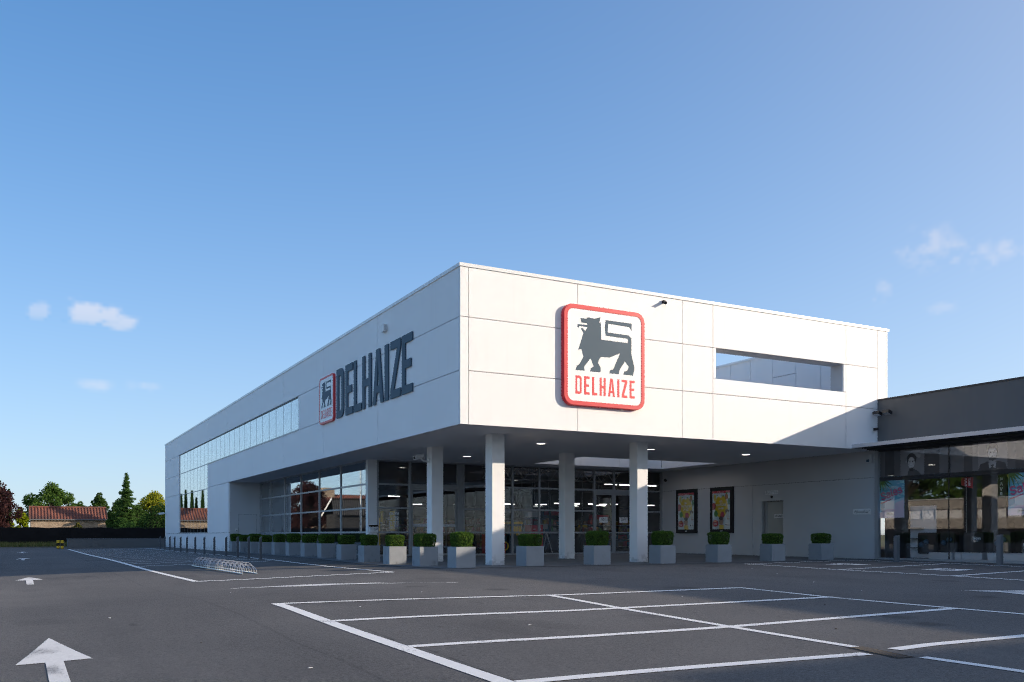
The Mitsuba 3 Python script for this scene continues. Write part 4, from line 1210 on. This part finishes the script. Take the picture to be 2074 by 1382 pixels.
# cottage and shed out to the left, mirrored in the side glazing
k = thing('tiled_cottage', 'brick cottage with orange pantile roof and chimneys mirrored in the side glazing', 'house')
part(k, 'wall', bx(-30, -19.6, 92, 99, -.2, 3.7), 'tan_brick')
r_ = part(k, 'roof', pantile_roof(-30.3, -19.3, 91.6, 3.6, 95.5, 6.2, rows_=8), 'clay_tile', smooth=50)
part(r_, 'rear_slope', pantile_roof(-30.3, -19.3, 99.4, 3.6, 95.5, 6.2, rows_=8), 'clay_tile', smooth=50)
part(r_, 'chimney', bx(-22.9, -21.3, 95.0, 96, 5.8, 7.1), 'tan_brick')
part(r_, 'chimney', bx(-21.1, -20.6, 95.0, 95.8, 5.8, 6.8), 'tan_brick')
k = thing('dark_shed', 'shed with dark ribbed sheet roof and white barge board mirrored in the side glazing', 'shed')
part(k, 'wall', bx(-24.5, -14.2, 67, 70, -.2, 3.0), 'dark_sheet')
m = pantile_roof(-24.8, -13.9, 66.6, 2.9, 67.2, 4.5, pitch=.22, rows_=2)
part(k, 'roof', cat([m, pantile_roof(-24.8, -13.9, 70.4, 2.9, 67.2, 4.5, pitch=.22, rows_=2)]), 'dark_sheet')
part(k, 'barge_board', on(ext(Polygon([(67.1, 4.4), (70.5, 2.75), (70.5, 3.02), (67.2, 4.64)]), .08), np.array([[0, 0, 1, -13.9], [1, 0, 0, 0], [0, 1, 0, 0], [0, 0, 0, 1.0]])), 'sign_white')
# lamp post on the verge
k = thing('lamp_post', 'tall grey lamp post on the verge mirrored in the side glazing', 'lamp post')
part(k, 'pole', cyl((-12.6, 54.6, -.1), (-12.6, 54.6, 9.0), .11, 12, .06), 'galvanised', smooth=40)
part(k, 'head', bx(-12.75, -12.45, 54.2, 55.0, 9.0, 9.12), 'grey_plastic')
# office block left of the lot, mirrored in the fashion shop glass
k = thing('office_block', 'long low beige office block with a band of white blinds mirrored in the shop glass', 'building')
part(k, 'wall', cat([bx(-46, -36, 24, 64, -.3, 2.45), bx(-46, -36, 24, 64, 3.4, 4.3), bx(-46, -36.3, 24.2, 63.8, 2.45, 3.4)]), 'beige_render')
part(k, 'roof_edge', bx(-46.2, -35.9, 23.8, 64.2, 4.3, 4.4), 'grey_plastic')
for i in range(26):
    y = 25 + 1.48 * i
    if i % 7 == 5:
        continue
    w_1 = part(k, 'window', bx(-36.28, -36.24, y, y + 1.36, 2.5, 3.36), 'white_plastic' if i % 5 else 'black_metal')
    part(w_1, 'frame', bx(-36.28, -36.15, y + 1.36, y + 1.47, 2.45, 3.4), 'dark_frame')

# ------------------------------------------------------------------ fashion shop wing on the right
R = thing('fashion_shop', 'flat roofed shop wing with grey parapet and long glass front on the right', 'building')
WX = 15.88
part(R, 'parapet', bx(WX, WX + .3, -6.4, -.012, 3.87, 5.55), 'grey_cladding')
part(R, 'tall_parapet', bx(WX, WX + .3, -31.0, -6.42, 3.87, 6.02), 'grey_cladding')
part(R, 'end_block', bx(WX, WX + 14, -44, -31.02, -.4, 7.7), 'grey_cladding')
part(R, 'parapet_cap', cat([bx(WX - .03, WX + .36, -6.41, -.014, 5.552, 5.60), bx(WX - .03, WX + .36, -31.0, -6.42, 6.022, 6.07)]), 'dark_frame')
part(R, 'roof', bx(WX + .3, WX + 30, -60, -.1, 5.2, 5.3), 'dark_interior')
part(R, 'rear_roof_block', bx(WX + .6, WX + 30, -.1, 40, 4.9, 5.5), 'dark_interior')
can = rrect(14.62, -31, 15.9, -.012, .02)
part(R, 'canopy', cat([bx(14.66, WX - .002, -3.885, -.012, 3.868, 3.97), bx(14.66, WX - .002, -30, -3.895, 3.868, 3.97)]), 'dark_frame')
part(R, 'canopy_edge', cat([bx(14.6, 14.66, -3.887, -.012, 3.862, 3.985), bx(14.6, 14.66, -12, -3.893, 3.862, 3.985), bx(14.6, 14.66, -30, -12.006, 3.862, 3.985), bx(14.66, WX - .004, -3.887, -.012, 3.972, 3.985), bx(14.66, WX - .004, -30, -3.893, 3.972, 3.985)]), 'canopy_metal')
part(R, 'canopy_bracket', bx(15.3, WX, -31, -.02, 3.82, 3.866), 'dark_frame')
part(R, 'sill', bx(WX - .06, WX + .1, -31, -.04, -.02, .15), 'aluminium_frame')
part(R, 'head_rail', bx(WX - .01, WX + .08, -31, -.04, 3.785, 3.82), 'dark_frame')
gm = [-.04, -2.72, -5.9, -9, -12, -15, -18, -21, -24, -27, -30.9]
for a, b in zip(gm[:-1], gm[1:]):
    part(R, 'window_pane', bx(WX + .02, WX + .03, b + .012, a - .012, .15, 3.785), 'pane_glass')
for y in gm[1:]:
    part(R, 'mullion', bx(WX + .01, WX + .06, y - .012, y + .012, .15, 3.785), 'black_metal')
part(R, 'transom', bx(WX + .04, WX + .1, -31, -.04, 2.78, 2.905), 'black_matt')
# banner film above the transom
strips = [(-.05, -.25, .10), (-.25, -.62, .05), (-.62, -.87, .10), (-1.79, -2.35, .06), (-2.35, -2.70, .15), (-2.74, -3.22, .14), (-3.22, -3.51, .07), (-3.51, -3.7, .15), (-4.65, -4.91, .10), (-4.91, -6.0, .06)]
for a, b, g_ in strips:
    m_, c_ = layers([(sbox(0, 0, a - b - .003, .87), (g_, g_, g_ * 1.06))], .004)
    part(R, 'film_strip', on(m_, frame((WX + .07, a, 2.91), 'l')), 'print_ink', color=c_)


def portrait(y0, w, man, label):
    k = thing('portrait_print', label, 'print')
    h = .87
    bgc = (.24, .24, .25)
    sk, sk2, dk = (.62, .62, .63), (.40, .40, .41), (.025, .025, .028)
    cx = w * (.5 if man else .47)
    it = [(sbox(0, 0, w, h), bgc)]
    if man:
        it += [(Polygon([(0, 0), (.08, .2), (cx - .16, .27), (cx, .16), (cx + .16, .27), (w - .06, .2), (w, 0)]), (.05, .05, .055)), (ell(cx, .63, .19, .22), (.03, .03, .03)), (Polygon([(cx - .11, .16), (cx + .11, .16), (cx + .09, .36), (cx - .09, .36)]), sk2), (ell(cx, .50, .145, .205), sk), (Polygon([(cx - .145, .48), (cx - .1, .38), (cx, .41), (cx + .1, .38), (cx + .145, .48), (cx + .12, .32), (cx, .27), (cx - .12, .32)]), (.10, .10, .10)), (ell(cx, .375, .05, .013), (.30, .3, .3)), (ell(cx, .72, .15, .07), (.04, .04, .04))]
        it += [(Polygon([(cx - .13, .24), (cx - .02, .1), (cx - .1, .04)]), (.45, .45, .46)), (Polygon([(cx + .13, .24), (cx + .02, .1), (cx + .1, .04)]), (.45, .45, .46))]
        ey = .535
    else:
        it += [(Polygon([(.28, 0), (.30, .12), (cx - .1, .22), (cx + .1, .22), (w - .2, .1), (w - .12, 0)]), (.08, .08, .085)), (Polygon([(.2, .45), (.24, .62), (.42, .82), (.74, .84), (.78, .78), (.5, .70), (.36, .40)]), sk2), (Polygon([(.74, .55), (.80, .66), (.55, .76), (.45, .70)]), sk2), (ell(cx, .54, .19, .20), (.03, .03, .03)), (Polygon([(cx - .07, .14), (cx + .07, .14), (cx + .06, .3), (cx - .06, .3)]), dk), (ell(cx, .42, .125, .19), sk), (ell(cx, .245, .035, .014), (.08, .08, .08)), (Polygon([(cx - .17, .58), (cx, .70), (cx + .17, .58), (cx + .1, .60), (cx - .1, .60)]), dk)]
        ey = .45
    for s in (-1, 1):
        it += [(ell(cx + s * .055, ey, .033, .016), (.05, .05, .05)), (affinity.rotate(ell(cx + s * .058, ey + .038, .042, .008), s * 8), (.05, .05, .05)), (ell(cx + s * .09, ey - .08, .03, .05), tuple(np.array(sk) * .82))]
    it += [(Polygon([(cx - .012, ey), (cx + .012, ey), (cx + .024, ey - .1), (cx - .024, ey - .1)]), tuple(np.array(sk) * 1.12)), (ell(cx, ey - .105, .026, .008), (.1, .1, .1))]
    it = [(g_.intersection(sbox(0, 0, w, h)), c_) for g_, c_ in it]
    m_, c_ = layers(it, .0006)
    part(k, 'film', on(m_, frame((WX + .07, y0, 2.91), 'l')), 'print_ink', color=c_)


portrait(-.87, .92, False, 'grey portrait print of a woman with raised arm above the shop window')
portrait(-3.7, .95, True, 'grey portrait print of a bearded man above the shop window')


def beach_poster(y0, label):
    k = thing('beach_poster', label, 'poster')
    w, h = 1.0, 1.40
    it = [(sbox(0, 0, w, h), (.14, .42, .56))]
    r = np.random.default_rng(4)
    for i in range(34):
        x_, y_ = r.random() * w, .45 + r.random() * .95
        it.append((affinity.rotate(ell(x_, y_, .05 + .09 * r.random(), .012 + .02 * r.random(), 6), -20 + 40 * r.random()).intersection(sbox(0, 0, w, h)), (.24 + .1 * r.random(), .54 + .1 * r.random(), .66)))
    it += [(Polygon([(0, 0), (w, 0), (w, .62), (.7, .52), (.3, .30), (0, .16)]), (.70, .58, .66)), (Polygon([(0, .16), (.3, .30), (.7, .52), (w, .62), (w, .68), (.65, .60), (.28, .38), (0, .24)]), (.46, .64, .70)), (sbox(.22, .3, .62, .78), (.58, .68, .72))]
    for a in (-88, -72, -58, -44, -30):
        it.append((affinity.rotate(Polygon([(0, 0), (.22, .035), (.62, 0), (.22, -.03)]), a, origin=(0, 0)), (.05, .12, .03)))
    it = [(affinity.translate(g_, .03, 1.40).intersection(sbox(0, 0, w, h)) if i >= len(it) - 5 else g_, c_) for i, (g_, c_) in enumerate(it)]
    it += [(text('SUMMER', .105, .0004, .56).apply_translation((.22, .97, 0)), (.62, .66, .64))]
    s_ = text('Sales', .26, .0004, .84, True)
    s_.apply_transform(np.array([[1, -.25, 0, 0], [.30, .92, 0, 0], [0, 0, 1, 0], [0, 0, 0, 1.0]]))
    it += [(s_.apply_translation((.10, .60, 0)), (.62, .10, .24)), (affinity.rotate(ell(.3, .57, .28, .02, 10), 18), (.48, .10, .20))]
    it += [(sbox(.3, .06, .6, .2), (.40, .42, .46)), (text('BRANCO', .035, .0004, .24, True).apply_translation((.33, .12, 0)), (.05, .05, .05))]
    m_, c_ = layers(it, .0005)
    part(k, 'print', on(m_, frame((WX + .07, y0, 1.51), 'l')), 'print_ink', color=c_)


beach_poster(-.03, 'blue summer sale poster at the left end of the shop window')
beach_poster(-4.68, 'blue summer sale poster at the right edge of the picture in the shop window')
# shop interior
part(R, 'shop_floor', bx(WX + .1, WX + 9, -31, -.05, -.05, .12), 'dark_interior')
part(R, 'shop_ceiling', bx(WX + .1, WX + 9, -31, -.05, 3.86, 3.95), 'dark_interior')
part(R, 'shop_back_wall', cat([bx(WX + 9, WX + 9.2, -31, 0, 0, 4), bx(WX + .35, WX + 9, -.06, -.01, 0, 4)]), 'dark_interior')
for i, (a, b, z1) in enumerate(((-1.86, -2.70, .36), (-2.80, -3.02, .36), (-3.04, -3.74, .37), (-3.92, -6.4, .37))):
    k = thing('display_plinth', ['low white display plinth left of the window joint', 'small white display plinth right of the window joint', 'greyish display plinth in the middle of the shop window', 'long white display plinth behind the right bollard'][i], 'plinth')
    part(k, 'body', bx(WX + .2, WX + 1.2, b, a, .12, z1 - .02), 'shelf_white' if i != 2 else 'grey_plastic')
    part(k, 'top', bx(WX + .19, WX + 1.21, b - .005, a + .005, z1 - .018, z1), 'shelf_white')
k = thing('shelf_rack', 'pale open shelf rack behind the shop window left of the plinths', 'shelf')
part(k, 'side_panel', bx(WX + .5, WX + .55, -1.9, -.92, .16, 1.9), 'grey_plastic')
for z in (.5, .8, 1.15):
    part(k, 'shelf_board', bx(WX + .3, WX + .5, -1.45, -.95, z, z + .015), 'dark_frame')
for i, (a, b, z0, z1, s_) in enumerate(((-1.25, -2.0, .3, 1.0, ''), (-2.1, -2.6, .37, 1.05, ''), (-2.95, -3.62, .38, 1.0, 'New'), (-3.95, -4.5, .38, 1.05, ''), (-4.85, -5.4, .38, .8, 'New'))):
    k = thing('display_stand', ['dark bag display low behind the left bollard of the shop window', 'dark garment display left of the window joint', 'black display board lettered New on the middle plinth', 'dark rounded display behind the right bollard', 'black display board lettered New at the right edge of the window'][i], 'display')
    part(k, 'body', ext(rrect(a - .0 if a < b else b, z0, a, z1, .06), .25).apply_transform(np.array([[0, 0, 1, WX + .45], [1, 0, 0, 0], [0, 1, 0, 0], [0, 0, 0, 1.0]])), 'black_metal')
    if s_:
        part(k, 'lettering', on(cat([text('New', .10, .003).apply_translation((.3, 0, 0)), text('collection', .03, .003).apply_translation((.32, -.06, 0))]), frame((WX + .445, a - (.0 if i == 2 else -.25), z1 - .22), 'l')), 'lettering_white')
    else:
        part(k, 'ware', cat([trimesh.creation.icosphere(1, .09).apply_translation((WX + .42, a - .15 - .2 * j, z0 + .3 + .1 * (j % 2))) for j in range(2)]), 'slate_blue', smooth=True)
k = thing('red_flag_stand_in', 'small red cloth on a thin rod standing in for a flag reflected in the shop glass', 'banner')  # cloth added indoors to imitate a red flag reflected in the glass
part(k, 'cloth', on(ext(Polygon([(0, .38), (.42, .38), (.4, .02), (.28, .05), (.0, .14)]), .004), frame((WX + .5, -2.82, 2.38), 'l')), 'light_red')
part(k, 'lettering', on(cat([on(text('TUURS', .07, .002, .26, True), trimesh.transformations.rotation_matrix(-math.pi / 2, (0, 0, 1))).apply_translation((.13 + .12 * j, .36, 0)) for j in range(2)]), frame((WX + .496, -2.82, 2.38), 'l')), 'lettering_white')
part(k, 'rod', cyl((WX + .52, -2.98, .36), (WX + .52, -2.98, 2.9), .008, 6), 'galvanised')
k = thing('column_sign', 'dark column with vertical white letters inside the fashion shop', 'column')
part(k, 'shaft', bx(WX + .8, WX + 1.2, -4.15, -3.85, .12, 3.85), 'black_metal')
for i, ch in enumerate('NAVR'):
    part(k, 'letter', on(text(ch, .10, .004, None, True), frame((WX + .795, -3.93, 2.62 - .155 * i), 'l')), 'lettering_white')
k = thing('yellow_flag_stand_in', 'yellow cloth standing in for a flag reflected in the shop glass beside the right poster', 'banner')  # added yellow cloth, stands for a flag reflection on the window
part(k, 'cloth', on(ext(Polygon([(0, .48), (.38, .48), (.38, .0), (.2, .12), (.1, .0), (.06, .2)]), .004), frame((WX + .3, -4.5, 2.28), 'l')), 'yellow_paint')
part(k, 'cord', cyl((WX + .3, -4.7, 2.76), (WX + .3, -4.7, 3.86), .006, 6), 'grey_plastic')
k = thing('shop_spot', 'lit ceiling spot inside the fashion shop right of the man portrait', 'lamp')
part(k, 'ring', bx(WX + 3.2, WX + 3.5, -6.15, -5.75, 3.845, 3.86), 'white_metal')
scene[key_of('lens', k)] = mikit.ply(bx(WX + 3.25, WX + 3.45, -6.1, -5.8, 3.83, 3.844), 'white_plastic', emitter=lamp_mat((1.8, 1.7, 1.5)))
k = thing('flood_lamp', 'pair of metal floodlights on an arm high on the grey parapet', 'lamp')
for y in (-.22, -.62):
    part(k, 'head', on(bx(-.10, .10, -.13, .13, -.05, .05), trimesh.transformations.rotation_matrix(.35, (0, 1, 0))).apply_translation((WX - .28, y, 5.07)), 'black_metal')
    part(k, 'lens', on(bx(-.08, .08, -.11, .11, -.054, -.05), trimesh.transformations.rotation_matrix(.35, (0, 1, 0))).apply_translation((WX - .285, y, 5.065)), 'galvanised')
part(k, 'arm', cat([cyl((WX, -.42, 5.10), (WX - .25, -.42, 5.10), .02, 8), cyl((WX - .25, -.22, 5.10), (WX - .25, -.62, 5.10), .02, 8)]), 'black_metal')


# ------------------------------------------------------------------ trees
def blob_points(centres, radii, n, r):
    c = np.asarray(centres)
    w = np.asarray(radii)[:, 0] * np.asarray(radii)[:, 2]
    i = r.choice(len(c), n, p=w / w.sum())
    d = r.normal(size=(n, 3))
    d /= np.linalg.norm(d, axis=1, keepdims=True)
    s = (.55 + .45 * r.random((n, 1)) ** .5) * (1 + .12 * r.normal(size=(n, 1)))
    return c[i] + d * s * np.asarray(radii)[i]


def tree(name, label, x, y, top, rad, cols, seed, trunk=1.2, n=9000, leaf=.12, blobs=26, flatk=.8, cat_='tree', airy=False, group=None):
    r = np.random.default_rng(seed)
    k = thing(name, label, cat_, group)
    h = top - trunk
    cs, rs = [], []
    limbs = [cyl((x, y, -.3), (x, y, trunk + h * .45), .05 * rad + .06, 8, .03 * rad + .03)]
    for i in range(blobs):
        t = (i + .5) / blobs
        ang = i * 2.4 + r.random()
        zr_ = trunk + h * (.06 + .80 * t)
        prof = math.sin(math.pi * min(1, .18 + .82 * t) ** (.9)) ** .7
        rr = rad * prof * (.45 + .45 * r.random())
        c = (x + rr * math.cos(ang), y + rr * math.sin(ang), zr_)
        b = rad * (.20 + .16 * r.random()) * (.7 if airy else 1)
        cs.append(c)
        rs.append((b, b, b * flatk))
        limbs.append(cyl((x, y, trunk * .8 + (zr_ - trunk) * .55), c, .03 * rad + .012, 5, .012))
    cs.append((x, y, top - rad * .2))
    rs.append((rad * .2, rad * .2, rad * .22))
    P_ = blob_points(cs, rs, n, r)
    m, c = leaf_mesh(P_, leaf, cols)
    part(k, 'trunk', cat(limbs), 'bark')
    part(k, 'crown', m, 'leaf_ink', color=c)
    return k


COPPER = [(.05, .026, .030), (.065, .03, .032), (.04, .024, .028), (.08, .04, .035)]
GREEN = [(.055, .11, .028), (.08, .14, .034), (.045, .09, .024)]
MID = [(.085, .16, .034), (.12, .20, .042), (.06, .125, .03)]
DARKG = [(.038, .09, .026), (.054, .118, .032), (.028, .07, .022)]
LIME = [(.24, .30, .015), (.30, .34, .02), (.17, .24, .015)]
GOLD = [(.32, .33, .03), (.40, .38, .035), (.22, .27, .03)]
tree('copper_beech', 'dark purple copper beech at the left edge beside the brick outhouse', -13.1, 73, 6.6, 3.0, COPPER, 3, n=15000, leaf=.10, blobs=38)
tree('lime_shrub', 'bright lime green shrub between the copper tree and the outhouse', -10.05, 76, 3.5, 1.0, LIME, 5, trunk=.4, n=3200, leaf=.10, blobs=18, cat_='shrub')
tree('green_tree', 'spreading green tree with open branches behind the outhouse roof', -5.6, 140, 9.2, 4.6, MID, 11, n=9500, leaf=.17, blobs=44, airy=True, trunk=2.5)
tree('small_tree', 'low pale green tree crown just showing over the outhouse roof', -3.7, 99, 4.95, 1.5, MID, 13, n=4200, leaf=.11, blobs=20)
tree('round_tree', 'round dark green tree over the right end of the outhouse roof', -1.5, 101, 6.1, 1.75, GREEN, 17, n=6500, leaf=.11, blobs=26)
tree('back_tree', 'bluish green tree behind the left side of the spruce', .5, 98, 5.3, 1.6, GREEN, 19, n=5000, leaf=.11, blobs=22)
tree('golden_tree', 'yellow green tree crown behind the dark hedge at the building edge', 4.3, 96, 6.2, 2.7, GOLD, 23, n=9000, leaf=.12, blobs=34)
tree('under_shrub', 'dark shrub mass at the foot of the spruce', -.9, 80, 2.6, 1.5, DARKG, 29, trunk=.2, n=5000, leaf=.10, blobs=22, cat_='shrub')
tree('fence_shrub', 'small yellow flowering shrub before the outhouse wall', -4.7, 84.8, 2.25, .75, [(.12, .13, .04), (.2, .19, .05), (.08, .09, .03)], 31, trunk=.2, n=1400, leaf=.09, blobs=12, cat_='shrub')
tree('bank_shrub', 'mid green bush filling the gap right of the spruce', 1.5, 88, 4.3, 1.9, GREEN, 37, trunk=.3, n=7000, leaf=.10, blobs=26, cat_='shrub')
tree('corner_shrub', 'low green bush close against the right end of the outhouse', -1.3, 84.2, 3.1, 1.0, MID, 41, trunk=.3, n=3600, leaf=.09, blobs=18, cat_='shrub')
# spruce
r = np.random.default_rng(8)
k = thing('spruce', 'tall pointed spruce rising above the far hedges', 'tree')
sx, sy, st, sb = -.1, 83.4, 7.35, 1.75
part(k, 'trunk', cyl((sx, sy, -.2), (sx, sy, st - .3), .14, 8, .02), 'bark')
PT, LB = [], []
tiers = 27
for i in range(tiers):
    t = i / (tiers - 1)
    z = .7 + (st - .75) * t
    rr = min(1.2, .25 * (st - z) + .05) * (.9 + .25 * r.random())
    nb = 8 if t < .8 else 6
    for j in range(nb):
        a = j * 2 * np.pi / nb + i * .83 + r.random() * .5
        ln = rr * (.55 + .75 * r.random())
        m_ = int(130 * ln + 20)
        s_ = r.random(m_) ** .6
        zj = z + .34 * (r.random() - .5)
        wd = .10 + .16 * (1 - s_) * ln
        off = r.normal(size=m_) * wd
        p_ = np.column_stack([sx + np.cos(a) * ln * s_ - np.sin(a) * off, sy + np.sin(a) * ln * s_ + np.cos(a) * off, zj - .34 * s_ * ln + .20 * s_ ** 2 * ln])
        PT.append(p_ + r.normal(size=(m_, 3)) * np.array((.03, .03, .05)))
        LB.append(cyl((sx, sy, z), (sx + np.cos(a) * ln * .9, sy + np.sin(a) * ln * .9, z - .14 * ln), .02, 4, .006))
m, c = leaf_mesh(np.vstack(PT), .085, [(.075, .15, .04), (.10, .19, .045), (.05, .11, .034)], aspect=.4)
part(k, 'crown', m, 'leaf_ink', color=c)
part(k, 'bough', cat(LB), 'bark', stuff=True)
# clipped dark hedge mass near the building edge
r = np.random.default_rng(9)
k = thing('dark_hedge', 'rounded dark green hedge bush beside the far corner of the building', 'hedge')
P_ = blob_points([(.35, 67, 1.4), (1.3, 67, 1.9), (2.8, 67, 1.9), (4.4, 67, 1.8)], [(1.15, 1.0, 1.5), (1.4, 1.1, 1.95), (1.4, 1.1, 2.1), (1.4, 1.1, 2.0)], 16000, r)
m, c = leaf_mesh(P_, .075, DARKG)
part(k, 'foliage', m, 'leaf_ink', color=c)
part(k, 'stem', cat([cyl((x, 67, -.2), (x, 67, 1.5), .08, 6) for x in (.6, 1.8, 3.2, 4.6)]), 'bark')
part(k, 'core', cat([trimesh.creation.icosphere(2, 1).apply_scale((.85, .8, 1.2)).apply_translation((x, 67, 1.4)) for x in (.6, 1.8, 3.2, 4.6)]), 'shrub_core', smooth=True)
k = thing('low_hedge', 'low dark hedge strip behind the fence right of the outhouse', 'hedge')
P_ = blob_points([(-1.6 + .8 * i, 72, .9) for i in range(6)], [(.7, .6, .9 + .25 * (i % 2)) for i in range(6)], 7000, r)
m, c = leaf_mesh(P_, .08, DARKG)
part(k, 'foliage', m, 'leaf_ink', color=c)
# conifer row and woodland mirrored in glass
for i in range(9):
    x, y = -5.6 - .92 * i, 150 + (i % 2)
    k = thing('slim_conifer', f'slim conifer mirrored in the tall side window, {["first", "second", "third", "fourth", "fifth", "sixth", "seventh", "eighth", "ninth"][i]} from the right', 'tree', 'row of slim conifers')
    if i == 0:
        z = r.random(2600) ** 1.3
        a = r.random(2600) * 6.28
        P_ = np.column_stack([np.cos(a) * .62 * (1 - z) ** .8 * (.5 + .5 * r.random(2600)), np.sin(a) * .62 * (1 - z) ** .8, .3 + 8.0 * z])
        m, c = leaf_mesh(P_, .2, DARKG, aspect=.4)
        CON = mikit.ply(m, 'leaf_ink', color=c)
        CTR = mikit.ply(cyl((0, 0, -.3), (0, 0, 7), .15, 6, .03), 'bark')
    tw = T().translate([x - 6, y, 0]).rotate([0, 0, 1], 40 * i).scale([1, 1, .9 + .2 * rng.random()])
    scene[k + '__crown'] = {**CON, 'to_world': tw}
    scene[k + '__trunk'] = {**CTR, 'to_world': tw}
for i, (x, y, tp, rd) in enumerate([(-52, 34, 12, 5.5), (-53, 43, 11, 5), (-51, 52, 12.5, 5.5), (-52, 25, 11, 5), (-54, 61, 12, 5.5), (-40.5, 20, 8, 3)]):
    tree('broad_tree', ['broad green tree over the middle of the office block', 'broad green tree over the office block, second', 'broad green tree over the far part of the office block', 'broad green tree over the near end of the office block', 'broad green tree at the far end of the office block', 'smaller green tree before the near end of the office block'][i], x, y, tp, rd, MID if i % 2 else GREEN, 60 + i, trunk=2.5, n=5000, leaf=.28, blobs=26, group='trees behind the office block')
